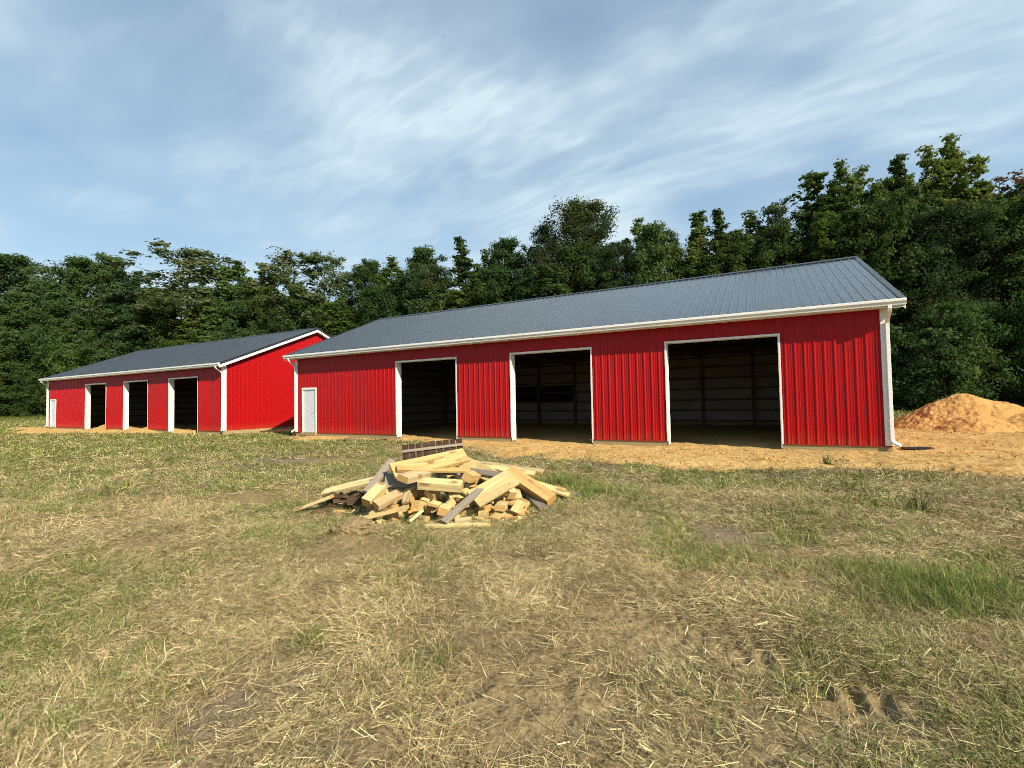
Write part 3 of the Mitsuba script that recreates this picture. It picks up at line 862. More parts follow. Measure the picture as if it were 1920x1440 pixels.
# boards that the eye picks out, from below to above: label, middle, turn, length, width, thickness, roll, grey
for lab, x, y, yaw, L, w, t, roll, grey in (
        ('thin pale board flat on the grass before the heap, left of the other', -1.68, 6.20, 4, 0.62, 0.10, 0.04, 3, False),
        ('long thin pale board flat on the grass at the very front of the heap', -0.70, 5.94, -2, 0.80, 0.09, 0.04, 3, False),
        ('lone pale board lying in the grass left of the heap', -2.95, 7.0, -4, 0.60, 0.12, 0.04, 3, False),
        ('wide yellow plank at the lower right of the heap by the tall grass', -0.28, 6.50, 30, 0.66, 0.30, 0.04, 36, False),
        ('grey board sticking out low at the front of the heap', -0.66, 6.22, 52, 0.80, 0.10, 0.038, 20, True),
        ('thick block with an orange sawn end at the left front corner', -1.92, 6.55, 62, 0.36, 0.14, 0.14, 18, False),
        ('second thick block with orange sawn end at the left front, leaning right', -1.70, 6.42, 48, 0.40, 0.14, 0.09, 25, False),
        ('dark grey wide board tilted at the left front of the heap', -1.62, 6.85, 8, 0.46, 0.26, 0.04, 42, True),
        ('long sawn block lying across the middle front of the heap', -1.02, 6.60, -6, 0.62, 0.15, 0.12, 20, False),
        ('wide pale block leaning down the left front of the heap', -1.38, 6.62, 62, 0.50, 0.19, 0.09, 14, False),
        ('thick block standing out at the centre front of the heap', -0.60, 6.72, 70, 0.28, 0.14, 0.12, 25, False),
        ('square sawn block in the middle of the heap', -0.62, 7.05, 80, 0.24, 0.13, 0.13, 10, False),
        ('small block low in the heap front with bright orange end', -0.92, 6.28, 85, 0.24, 0.13, 0.10, 15, False),
        ('pale board under the others at the far right foot of the heap', 0.35, 7.65, -22, 1.15, 0.14, 0.038, 15, False),
        ('thin grey pole reaching farthest right out of the heap', 0.42, 7.95, -16, 1.45, 0.055, 0.05, 0, True),
        ('pale stick lying beside the grey pole at the right of the heap', 0.28, 8.12, -19, 1.25, 0.09, 0.038, 12, False),
        ('long orange plank reaching out to the left of the heap', -2.28, 7.10, -15, 1.35, 0.14, 0.05, 30, False),
        ('pale stick lying up at the left back of the heap', -2.20, 7.80, -28, 0.75, 0.06, 0.05, 0, False),
        ('grey board along the back of the big pale plank', -1.62, 7.75, 24, 1.40, 0.15, 0.038, 35, True),
        ('wide board sloping down right behind the heap top', -0.25, 8.0, -27, 1.35, 0.15, 0.038, 25, False),
        ('big beam with flat top at the right front of the heap', 0.24, 7.32, -42, 0.92, 0.20, 0.12, 30, False),
        ('grey edged plank sloping down right in front of the broad one', -0.52, 7.22, -50, 1.05, 0.12, 0.05, 30, True),
        ('broad pale plank sloping down right from the heap top', -0.45, 7.52, -46, 1.30, 0.25, 0.045, 32, False),
        ('narrow pale board below the broadest plank, on its front edge', -1.15, 6.90, 26, 1.10, 0.11, 0.04, 25, False),
        ('broadest pale plank, on top of the heap and sloping down left', -1.22, 6.98, 30, 1.15, 0.29, 0.045, 34, False),
        ('grey board pointing up at the left of the heap', -1.95, 6.92, 72, 0.75, 0.11, 0.038, 25, True),
        ('pale stick on the heap top pointing at the dark pallet', -1.10, 8.35, -60, 0.95, 0.07, 0.045, 0, False),
        ('topmost short stick lying across the heap crest', -0.85, 8.10, 22, 0.60, 0.07, 0.05, 0, False),
        ('long pale board sloping down right from the heap crest', -0.22, 8.10, -30, 1.60, 0.10, 0.04, 15, False)):
    lay_board('board', lab, None, x, y, yaw, L, w, t, rng, grey=grey, roll=roll, sink=-0.03 if roll == 3 else 0.10 if lab.startswith('broad') else 0.012, tilt={'broadest': 7.0, 'broad pa': -13.0}.get(lab[:8]))

# the dark pallet on its edge behind the heap
pal = key('pallet')
tag(pal, 'dark weathered wooden pallet standing on edge behind the lumber heap', 'pallet')
_a, _b = np.array([-2.06, 9.0]), np.array([-0.90, 9.3])
_yaw = math.degrees(math.atan2(_b[1] - _a[1], _b[0] - _a[0]))
_m = T().translate([float(_a[0]), float(_a[1]), float(ground_z(*_a)) - 0.02]).rotate([0, 0, 1], _yaw).rotate([0, 1, 0], -4.5).rotate([1, 0, 0], -9)
prng = np.random.default_rng(5)
for i in range(9):
    w = prng.uniform(0.105, 0.124)
    x = 0.01 + i * 0.131
    sub = f'{pal}__slat' if i == 0 else f'{pal}__slat_{i:03d}'
    scene[sub] = mikit.ply(MB().box(x, x + w, -0.019, -0.001, prng.uniform(0, 0.02), 0.80 + prng.uniform(-0.012, 0.012)).mesh(), 'pallet_wood', to_world=_m)
for i, z in enumerate((0.65, 0.34, 0.06)):
    sub = f'{pal}__rail' if i == 0 else f'{pal}__rail_{i:03d}'
    scene[sub] = mikit.ply(MB().box(0.0, 1.17, -0.058 if i == 0 else 0.0, -0.0195 if i == 0 else 0.038, z, z + 0.05 if i == 0 else z + 0.085).mesh(), 'weathered_lumber' if i == 0 else 'pallet_wood', uv=np.array([[v[0], 3 + v[1] + v[2]] for v in MB().box(0.0, 1.17, 0, 0.04, z, z + 0.085).mesh()[0]]), to_world=_m)

# ------------------------------------------------------------------ clods
def clod(name, x, y, rx, ry, rz, label, seed):
    import trimesh
    s = trimesh.creation.icosphere(5)
    v = np.array(s.vertices)
    d = 0.65 + 0.55 * meshkit.fbm(v * 1.4 + seed, 4, seed) + 0.28 * (meshkit.fbm(v * 5 + seed, 3, seed + 1) - 0.5)
    v = v * d[:, None] * [rx, ry, rz] + [x, y, float(ground_z(x, y)) + rz * 0.22]
    put(name, (v, s.faces), 'soil', label, 'clod', smooth=True)


clod('dirt_clod', -1.92, 5.62, 0.26, 0.19, 0.13, 'grey brown clod of earth in the grass in front of the lumber heap', 3)
clod('dirt_clod', -1.72, 5.80, 0.15, 0.12, 0.08, 'smaller clod of earth nestled beside the bigger clod', 8)
clod('dirt_clod', -6.75, 19.85, 0.34, 0.22, 0.16, 'small brown heap of earth at the sand edge before the near barn', 15)


# ------------------------------------------------------------------ grass
def patch(x, y, spots):
    out = np.zeros(np.shape(x))
    for cx, cy, rx, ry, a in spots:
        out = np.maximum(out, a * np.exp(-((x - cx) / rx) ** 2 - ((y - cy) / ry) ** 2))
    return out


BARE = [(1.05, 3.32, .30, .14, 1.0), (1.40, 2.95, .26, .16, 1.2), (1.85, 2.5, .28, .16, 1.2), (0.8, 3.55, .3, .16, 1.1), (-0.9, 2.25, .30, .14, .85), (-1.45, 2.5, .28, .2, .8), (1.0, 3.25, .40, .22, 1.0), (1.30, 2.95, .22, .14, .9), (1.72, 2.5, .2, .1, 1.0), (-0.15, 2.55, .25, .2, .7), (-1.95, 5.2, .55, .45, .8), (-2.0, 3.6, .4, .12, .8), (-1.2, 3.0, .3, .25, .6),
        (0.3, 2.4, .2, .2, .6), (-4.6, 8.0, .8, .5, .8), (-5.5, 13.2, 2.2, .7, .9), (-4.2, 5.6, .6, .25, .7), (0.85, 3.6, .25, .1, .7), (-0.5, 3.2, .5, .3, .4), (1.9, 2.25, .2, .1, .7), (0.1, 4.7, .7, .3, .5), (2.7, 5.4, .7, .3, .4)]
GREEN = [(1.1, 2.6, .45, .35, .7), (2.2, 2.9, .6, .5, .7), (2.6, 5.0, 1.0, .5, .5), (4.4, 6.2, 1.2, .7, .5), (-2.2, 2.7, .4, .4, .5), (-6.5, 11, 3, 2, .5), (-14, 23, 6, 3, .9), (-3, 9.5, 1.4, 1.2, .6), (-3.6, 12, 4.2, 3.0, .8), (-9, 18, 6, 4.0, .8), (0.6, 9.0, 1.2, 1.0, .9), (3.3, 3.75, .75, .55, 1.0), (2.75, 4.3, .7, .4, .8), (2.5, 3.3, .7, .3, .5), (0.9, 2.3, .25, .25, .7), (0.55, 2.75, .25, .2, .5), (1.5, 2.1, .4, .2, .5), (-0.8, 4.4, .4, .25, .7), (-3.4, 7.3, 1.1, .7, .8),
         (-1.4, 3.15, .16, .16, .9), (-2.4, 2.45, .35, .25, .7), (-2.6, 6.0, .4, .3, .8), (0.1, 5.8, .5, .4, .6), (-22, 27, 9, 3, .7), (-50, 55, 25, 12, .9), (6.6, 7.2, 1.2, .6, .5), (1.4, 7.4, .7, .5, .6), (-1.0, 5.35, .25, .16, .9), (2.3, 6.3, .8, .4, .5), (-5.5, 9.5, 1.5, .8, .6), (-0.55, 2.95, .2, .15, .7), (25, 38, 14, 9, .9)]
TALL = [(3.25, 3.7, .75, .5, .75), (0.75, 8.9, .65, .6, .9), (1.3, 8.1, .4, .35, .6), (5.3, 6.4, .25, .25, .8), (-1.4, 3.15, .13, .12, .9), (-1.0, 5.35, .18, .13, .7), (2.4, 4.6, .4, .25, .5), (0.0, 7.0, .3, .25, .5), (-40, 75, 70, 9, 1.2), (30, 42, 25, 5, 1.0), (2.5, 9.4, .8, .3, .5)]


def grass():
    g = np.random.default_rng(77)
    V, F, C = [], [], []
    at = 0
    rmax, n = 105.0, 1000000
    # density 1/r^2 beyond 4.5 m, even within: sample the radius, then thin out
    u = g.uniform(0, 1, n)
    r0, r1 = 1.35, 4.2
    inner = (r1 * r1 - r0 * r0) / 2
    outer = r1 * r1 * math.log(rmax / r1) * 0.95
    inside = u < inner / (inner + outer)
    r = np.where(inside, np.sqrt(r0 * r0 + g.uniform(0, 1, n) * (r1 * r1 - r0 * r0)), r1 * (rmax / r1) ** g.uniform(0, 1, n))
    th = g.uniform(-0.90, 0.90, n)
    x, y = r * np.sin(th), r * np.cos(th)
    # a good half of the blades grow in tufts: they gather about tuft centres and spread outwards from them
    nt = n // 16
    tuft = g.integers(0, nt, n)
    lone = g.uniform(0, 1, n) < 0.42
    big = np.maximum(1, r[tuft] / 5.5) ** 0.8
    ox, oy = g.normal(0, 0.026, n) * big, g.normal(0, 0.026, n) * big
    cx, cy, cr = x[tuft], y[tuft], r[tuft]
    tone_t = g.uniform(0, 1, nt)[tuft]
    out = np.arctan2(oy, ox)
    x, y, r = np.where(lone, x, cx + ox), np.where(lone, y, cy + oy), np.where(lone, r, cr)
    q = P3(np.where(lone, x, cx), np.where(lone, y, cy))
    gn = meshkit.fbm(q * 0.55, 3, 3)
    gn2 = meshkit.fbm(q * 1.9 + 4, 3, 6)
    green = np.clip((gn - 0.48) * 3.2 + (gn2 - 0.5) * 2.4 + 0.10, 0, 0.8)
    green = np.clip(np.maximum(green, patch(x, y, GREEN) * np.clip(0.35 + 1.3 * gn2, 0, 1)), 0, 1)
    green = np.maximum(green, np.clip((r - 10) / 22, 0, 0.62) * np.clip(0.25 + 1.5 * gn, 0, 1))
    bare = np.clip(patch(x, y, BARE) * 1.15 + np.clip((meshkit.fbm(q * 1.3 + 9, 3, 18) - 0.60) * 5, 0, 0.8) * np.exp(-r / 25), 0, 1)
    bare = np.where(bare > 0.12, np.clip(bare * 1.15 + (meshkit.fbm(q * 7, 2, 28) - 0.5) * 0.7, 0, 1.0), bare)
    tall = patch(x, y, TALL)
    sd = sand_depth(x, y)
    on_sand = sd + g.normal(0, 0.018, n) > 0.0
    un, vn = into_local(NEAR, x, y)
    uf, vf = into_local(FAR, x, y)
    barn = ((un < 0.3) & (un > -BL - 0.3) & (vn > -0.2) & (vn < BW + 0.3)) | ((uf < 0.3) & (uf > -BL - 0.3) & (vf > -0.2) & (vf < BW + 0.3))
    keep = ~barn & (~on_sand | (g.uniform(0, 1, n) < 0.012)) & (g.uniform(0, 1, n) > bare * 0.97)
    keep &= heap_z(x, y) < ground_z(x, y) + 0.03
    x, y, r, green, bare, tall, gn, gn2, lone, out, tone_t = (a[keep] for a in (x, y, r, green, bare, tall, gn, gn2, lone, out, tone_t))
    n = len(x)
    z = ground_z(x, y) + np.maximum(sd[keep], 0)
    pg = np.clip(green * 0.80 + tall * 0.20, 0, 0.92)
    isg = np.where(lone, g.uniform(0, 1, n) < pg * 0.8, (tone_t < pg) & (g.uniform(0, 1, n) < 0.9))
    lod = np.maximum(1, r / 4.2) ** 0.92
    up = isg | (g.uniform(0, 1, n) < np.where(lone, 0.08, 0.42))
    # blades and straws: length, width, lean, turn
    L = np.where(isg, g.uniform(0.05, 0.13, n) * (1 + 0.75 * tall * g.uniform(0.2, 1.8, n)), np.where(up, g.uniform(0.05, 0.15, n), 0.035 + 0.13 * g.uniform(0, 1, n) ** 1.6))
    L = L * (1 + 0.10 * np.minimum(lod - 1, 4)) * np.clip(0.65 + 0.8 * gn2, 0.5, 1.3)
    W = np.where(isg, g.uniform(0.0022, 0.0046, n), g.uniform(0.0013, 0.0033, n)) * lod
    elev = np.where(isg, g.normal(0.95, 0.30, n) + 0.2 * np.clip(tall, 0, 1), np.where(up, g.normal(0.70, 0.3, n), np.abs(g.normal(0.0, 0.16, n)) + 0.02))
    elev = np.clip(elev, 0.01, 1.5)
    swirl = 7.0 * meshkit.fbm(P3(x, y, 0.8), 2, 91)
    az = np.where(lone, np.where(g.uniform(0, 1, n) < 0.25, swirl + g.normal(0, 0.5, n), g.uniform(0, 2 * np.pi, n)), np.where(g.uniform(0, 1, n) < 0.3, swirl + g.normal(0, 0.6, n), out + g.normal(0, 0.7, n)))
    d = np.stack([np.cos(az) * np.cos(elev), np.sin(az) * np.cos(elev), np.sin(elev)], -1)
    s = np.stack([-np.sin(az), np.cos(az), np.zeros(n)], -1)
    tw = g.normal(0, 0.5, n)[:, None]
    s = s * np.cos(tw) + np.cross(d, s) * np.sin(tw)
    base = np.stack([x, y, z - 0.004 + np.where(up, 0, g.uniform(0.004, 0.030, n) * (1 - 0.6 * bare))], -1)
    bend = np.stack([np.cos(az), np.sin(az), -0.55 * np.ones(n)], -1) * (L * np.where(up, g.uniform(0.05, 0.5, n), g.normal(0, 0.10, n)))[:, None] * 0.6
    bend[~up, 2] *= 0.2
    p0, p1, p2 = base, base + d * (L * 0.52)[:, None] + bend * 0.22, base + d * L[:, None] + bend
    floor = (ground_z(x, y) + 0.004)
    p1[:, 2], p2[:, 2] = np.maximum(p1[:, 2], floor), np.maximum(p2[:, 2], floor)
    w = (W / 2)[:, None]
    # colours
    t = np.clip(np.where(lone, g.uniform(0, 1, n), 0.55 * g.uniform(0, 1, n) + 0.45 * ((tone_t * 7.31) % 1)), 0, 1)[:, None]
    tone = np.clip(gn * 0.7 + gn2 * 0.5 + g.normal(0, 0.12, n), 0, 1)[:, None]
    straw = np.array([0.21, 0.160, 0.076]) * (1 - t) + np.array([0.70, 0.605, 0.33]) * t
    old = np.array([0.075, 0.054, 0.033]) * (1 - t) + np.array([0.32, 0.240, 0.128]) * t
    dry = 0.72 + 0.55 * np.clip((0.55 * gn2 + 0.45 * meshkit.fbm(P3(x, y, 3.6), 2, 55) - 0.34) / 0.32, 0, 1)[:, None]
    straw = np.where((np.where(lone, g.uniform(0, 1, n), 0.5 * g.uniform(0, 1, n) + 0.5 * ((tone_t * 13.7) % 1)) < 0.48)[:, None], old, straw) * (0.86 + 0.25 * tone) * dry
    leaf_c = np.array([0.036, 0.066, 0.014]) * (1 - t) + np.array([0.145, 0.195, 0.050]) * t
    leaf_c = np.where(g.uniform(0, 1, (n, 1)) < 0.16, np.array([0.27, 0.26, 0.10]), leaf_c)
    col = np.where(isg[:, None], leaf_c, straw)
    # straws: a kinked quad strip of four triangles' worth in two; upright blades: three triangles ending in a tip
    a = ~up
    m = a.sum()
    v = np.stack([p0[a] - s[a] * w[a], p0[a] + s[a] * w[a], p2[a] + s[a] * w[a] * 0.8, p2[a] - s[a] * w[a] * 0.8], 1).reshape(-1, 3)
    i = np.arange(m)[:, None] * 4
    V.append(v); F.append(np.vstack([i + [0, 1, 2], i + [0, 2, 3]])); C.append(np.repeat(col[a], 4, 0)); at = len(v)
    a = up
    m = a.sum()
    v = np.stack([p0[a] - s[a] * w[a], p0[a] + s[a] * w[a], p1[a] + s[a] * w[a] * 0.8, p1[a] - s[a] * w[a] * 0.8, p2[a]], 1).reshape(-1, 3)
    i = np.arange(m)[:, None] * 5 + at
    V.append(v); F.append(np.vstack([i + [0, 1, 2], i + [0, 2, 3], i + [3, 2, 4]])); C.append(np.repeat(col[a], 5, 0))
    return np.vstack(V), np.vstack(F), np.clip(np.vstack(C), 0.01, 0.9)


_gv, _gf, _gc = grass()
put('grass', (_gv, _gf), 'blade', 'short cut grass, part green and part dry straw, over the whole field', 'grass', kind='stuff', color=_gc)


# a mat of short cut straw over the nearer ground: one patch of thatch laid many times
def thatch():
    g = np.random.default_rng(31)
    n = 2600
    rr, aa = 0.40 * np.abs(g.normal(0, 0.55, n)), g.uniform(0, 6.28, n)
    x, y = rr * np.cos(aa), rr * np.sin(aa)
    az = np.where(g.uniform(0, 1, n) < 0.35, g.normal(0.6, 0.5, n), g.uniform(0, 6.28, n))
    L, w = 0.02 + 0.085 * g.uniform(0, 1, n) ** 1.8, g.uniform(0.0011, 0.0026, n)
    el = np.abs(g.normal(0, 0.22, n))
    d = np.stack([np.cos(az) * np.cos(el), np.sin(az) * np.cos(el), np.sin(el)], -1) * L[:, None]
    s = np.stack([-np.sin(az), np.cos(az), g.normal(0, 0.5, n)], -1) * (w / 2)[:, None]
    b = np.stack([x, y, g.uniform(0.004, 0.026, n)], -1)
    v = np.stack([b - s, b + s, b + d + s, b + d - s], 1).reshape(-1, 3)
    i = np.arange(n)[:, None] * 4
    k = g.uniform(0, 1, (n, 1)) ** 1.2
    c = np.where(g.uniform(0, 1, (n, 1)) < 0.4, np.array([0.08, 0.057, 0.034]) * (1 - k) + np.array([0.30, 0.225, 0.12]) * k, np.array([0.24, 0.185, 0.09]) * (1 - k) + np.array([0.72, 0.63, 0.36]) * k)
    c = np.where(g.uniform(0, 1, (n, 1)) < 0.10, np.array([0.11, 0.14, 0.04]), c)
    return v, np.vstack([i + [0, 1, 2], i + [0, 2, 3]]), np.repeat(c, 4, 0)


_tv, _tf, _tc = thatch()
scene['patch_of_thatch'] = {'type': 'shapegroup', 'thatch': mikit.ply((_tv, _tf), 'blade', color=_tc)}
_g = np.random.default_rng(32)
_n = 0
for _y in np.arange(1.2, 8.2, 0.30):
    for _x in np.arange(-1.15 * _y - 0.6, 1.15 * _y + 0.6, 0.30):
        _px, _py = _x + _g.normal(0, 0.1), _y + _g.normal(0, 0.1)
        _bare = float(patch(np.array(_px), np.array(_py), BARE))
        _gr = float(patch(np.array(_px), np.array(_py), GREEN))
        if _g.uniform() < _bare * 2.2 + 0.85 * _gr + 0.30 or abs((_px - 0.75) * -1.32 - (_py - 3.62) * 1.30) / 1.853 < 0.28 and 2.1 < _py < 3.8 or (abs(_px + 1.1) < 2.0 and 6.1 < _py < 9.2) or float(meshkit.fbm(np.array([_px * 0.9, _py * 0.9, 2.0]), 2, 44)) < 0.44:
            continue
        _n += 1
        _s = 1.0 + 0.06 * _y
        scene[f'grass__{_n:03d}'] = {'type': 'instance', 'shapes': {'type': 'ref', 'id': 'patch_of_thatch'},
                                     'to_world': T().translate([float(_px), float(_py), float(ground_z(_px, _py))]).rotate([0, 0, 1], float(_g.uniform(0, 360))).scale([_s, _s, 1.0])}


def tall_grass():
    g = np.random.default_rng(19)
    n = 60000
    t = g.uniform(0, 1, n)
    x = np.interp(t, [0, 0.35, 0.6, 0.8, 1], [-100, -48, -8, 26, 60])
    y = np.interp(t, [0, 0.35, 0.6, 0.8, 1], [77, 74, 66, 52, 33]) - np.abs(g.normal(0, 4.0, n)) + 2
    keep = (meshkit.fbm(P3(x, y, 0.5), 3, 4) > g.uniform(0.25, 0.6, n)) & (heap_z(x, y) < ground_z(x, y) + 0.03) & (sand_depth(x, y) < 0)
    x, y = x[keep], y[keep]
    n = len(x)
    L, az, el = g.uniform(0.25, 0.85, n) * (0.5 + meshkit.fbm(P3(x, y, 0.3), 2, 9)), g.uniform(0, 6.28, n), g.normal(1.2, 0.2, n)
    d = np.stack([np.cos(az) * np.cos(el), np.sin(az) * np.cos(el), np.sin(el)], -1)
    s = np.stack([-np.sin(az), np.cos(az), 0 * az], -1) * g.uniform(0.012, 0.03, n)[:, None]
    b = np.stack([x, y, ground_z(x, y) - 0.02], -1)
    tip = b + d * L[:, None] + np.stack([np.cos(az), np.sin(az), 0 * az - 0.3], -1) * (L * 0.25)[:, None]
    mid = b + d * (L * 0.5)[:, None]
    v = np.stack([b - s, b + s, mid + s * 0.8, mid - s * 0.8, tip], 1).reshape(-1, 3)
    i = np.arange(n)[:, None] * 5
    k = g.uniform(0, 1, (n, 1))
    c = np.array([0.05, 0.085, 0.02]) * (1 - k) + np.array([0.17, 0.19, 0.06]) * k
    return v, np.vstack([i + [0, 1, 2], i + [0, 2, 3], i + [3, 2, 4]]), np.repeat(c, 5, 0)


_gv, _gf, _gc = tall_grass()
put('tall_grass', (_gv, _gf), 'blade', 'taller green grass and weeds along the foot of the wood', 'grass', kind='stuff', color=_gc)


def weed(x, y, count, height, spread, tint, label, seed):
    g = np.random.default_rng(seed)
    V, C = [], []
    z = float(ground_z(x, y)) + max(0.0, float(sand_depth(x, y)))
    for i in range(count):
        az, el, L, w = g.uniform(0, 6.28), g.normal(1.2, 0.22), height * g.uniform(0.5, 1.1), g.uniform(0.006, 0.012)
        b = np.array([x + g.normal(0, spread), y + g.normal(0, spread), z - 0.01])
        dv, sv = np.array([math.cos(az) * math.cos(el), math.sin(az) * math.cos(el), math.sin(el)]), np.array([-math.sin(az), math.cos(az), 0])
        o = np.array([math.cos(az), math.sin(az), -0.3]) * L * g.uniform(0.0, 0.4)
        p = [b, b + dv * L * 0.5 + o * 0.2, b + dv * L + o]
        V += [p[0] - sv * w / 2, p[0] + sv * w / 2, p[1] + sv * w * 0.4, p[1] - sv * w * 0.4, p[2]]
        C += [np.array(tint) * g.uniform(0.6, 1.4)] * 5
    i = np.arange(count)[:, None] * 5
    put('weed_clump', (np.array(V), np.vstack([i + [0, 1, 2], i + [0, 2, 3], i + [3, 2, 4]])), 'blade', label, 'weed', color=np.clip(np.array(C), 0.01, 0.9))


weed(7.0, 10.62, 60, 0.36, 0.05, (0.06, 0.085, 0.022), 'dark green weed clump at the sand edge before the near barn right end', 1)
weed(-6.9, 19.6, 50, 0.30, 0.12, (0.09, 0.06, 0.03), 'brown dead weed clump by the small heap of earth', 2)
weed(1.95, 11.6, 26, 0.5, 0.25, (0.10, 0.10, 0.035), 'thin tall weeds at the sand edge before the middle bay', 3)
weed(-3.3, 20.2, 20, 0.3, 0.2, (0.06, 0.09, 0.02), 'sparse green weeds before the left bay of the near barn', 4)
weed(5.42, 6.42, 70, 0.34, 0.09, (0.055, 0.085, 0.022), 'lone tall green weed clump in the dry grass at right', 5)
weed(-21.0, 28.7, 40, 0.35, 0.25, (0.06, 0.085, 0.022), 'green weeds before the middle bay of the far barn', 6)


# ------------------------------------------------------------------ trees
def crown_mesh(kind, H, R, base, count, size, seed):
    """Leaf sprays in clumps about limbs; returns (leaves v, f, uv) and the limbs as MB."""
    g = np.random.default_rng(seed)
    limbs = MB()
    clumps = []                                    # centre, radius, flatness
    leaders = {'tulip': [(0, 0, 1.0), (0.5, 0.2, 0.90), (-0.45, -0.25, 0.93), (0.1, -0.55, 0.86)], 'spire': [(0, 0, 1.0), (0.25, -0.2, 0.9)]}.get(kind, [(0, 0, 1.0)])
    for lx, ly, lt in leaders:
        top = np.array([lx * R * 0.8, ly * R * 0.8, H * lt * 0.97])
        fork = np.array([lx * R * 0.1, ly * R * 0.1, H * base * 0.8])
        limbs.tube([fork, (fork + top) / 2 + g.normal(0, 0.15, 3), top], [0.16 * H / 24, 0.10 * H / 24, 0.015], 5)
        nb = int({'oak': 90, 'airy': 46, 'cedar': 130, 'tulip': 56, 'spire': 90, 'under': 56, 'shrub': 26, 'dead': 30}[kind])
        for i in range(nb):
            t = (i + g.uniform(0, 1)) / nb
            if kind in ('oak', 'under', 'shrub'):
                prof = max(0.0, 1 - abs(2 * t - 0.86) ** 2.4 / 1.45) ** 0.6
            elif kind == 'airy':
                prof = 0.45 + 0.75 * math.sin(math.pi * min(1, t * 0.95 + 0.05))
            elif kind == 'cedar':
                prof = (1 - t ** 2.6) ** 0.62 * 0.95 + 0.16
            elif kind == 'dead':
                prof = 0.4 + 0.6 * math.sin(math.pi * t)
            else:
                prof = ((1 - t) ** 0.85 * 0.98 + 0.03) * (0.78 if len(leaders) > 2 else 1.0) * (0.75 + 0.5 * g.uniform())
            a = i * 2.39996 + g.normal(0, 0.5)
            reach = R * prof * g.uniform(0.5, 1.12)
            z = H * (base + (lt - base) * t)
            ax = top * np.array([1, 1, 0]) * ((z - fork[2]) / max(top[2] - fork[2], 0.1)) + np.array([0, 0, z])
            tip = ax + np.array([math.cos(a) * reach, math.sin(a) * reach, reach * (g.uniform(-0.05, 0.35) + 0.5 * max(0, t - 0.6))])
            tip[2] = min(tip[2], H * lt * 0.985)
            start = ax - np.array([0, 0, reach * 0.45])
            start[2] = max(start[2], H * base * 0.6)
            limbs.tube([start, start * 0.45 + tip * 0.55 + g.normal(0, 0.1, 3), tip], [0.045 * H / 24 + 0.02, 0.03 * H / 24 + 0.01, 0.008], 3)
            qs = (1.0, 0.78, 0.52) if reach > 0.8 else (1.0, 0.6)
            for q in qs:
                c = start * (1 - q) + tip * q + g.normal(0, 0.10 * R * (0.5 + prof), 3) * [1, 1, 0.6]
                rc = max(0.34, R * g.uniform(0.13, 0.25) * (0.65 + 0.5 * prof)) * {'airy': 0.9, 'dead': 0.8, 'shrub': 0.7}.get(kind, 1.0)
                clumps.append((*c, rc, g.uniform(0.55, 0.9)))
        for e in (0.0, 0.5, 1.1):
            clumps.append((*(top - [0, 0, 0.1 + e]), 0.22 + 0.22 * e, 1.3))
    cl = np.array(clumps)
    wgt = cl[:, 3] ** 1.8
    idx = g.choice(len(cl), count, p=wgt / wgt.sum())
    d = g.normal(0, 1, (count, 3))
    ln = np.linalg.norm(d, axis=1, keepdims=True)
    d /= ln
    rad = cl[idx, 3] * np.minimum(ln[:, 0], 2.3) * 0.56 * (0.75 + 0.5 * meshkit.fbm(d * 1.6 + cl[idx, :1] * 3.1, 3, seed + 5))
    p = cl[idx, :3] + d * rad[:, None] * np.stack([np.ones(count), np.ones(count), cl[idx, 4]], -1)
    keep = (meshkit.fbm(p * 0.8, 3, seed + 8) > {'airy': 0.42, 'cedar': 0.28, 'dead': 0.45}.get(kind, 0.37)) & (p[:, 2] > 0.15) & (p[:, 2] < H * 1.01)
    p, d = p[keep], d[keep]
    n = len(p)
    nor = d * 1.15 + np.array([0, 0, 0.40]) + g.normal(0, 0.38, (n, 3))
    nor /= np.linalg.norm(nor, axis=1, keepdims=True)
    ax = np.cross(nor, g.normal(0, 1, (n, 3)))
    ax /= np.linalg.norm(ax, axis=1, keepdims=True)
    bi = np.cross(nor, ax)
    sz = size * g.uniform(0.55, 1.3, n)[:, None]
    wid = 0.46 if kind != 'cedar' else 0.36
    v = np.stack([p - ax * sz * 0.5, p + bi * sz * wid - nor * sz * 0.10, p + ax * sz * 0.5 - nor * sz * 0.12, p - bi * sz * wid - nor * sz * 0.10], 1).reshape(-1, 3)
    i = np.arange(n)[:, None] * 4
    f = np.vstack([i + [0, 1, 2], i + [0, 2, 3]])
    uv = np.repeat(np.stack([g.uniform(0, 1, n), g.uniform(0, 1, n)], -1), 4, 0)
    return (v, f, uv), limbs


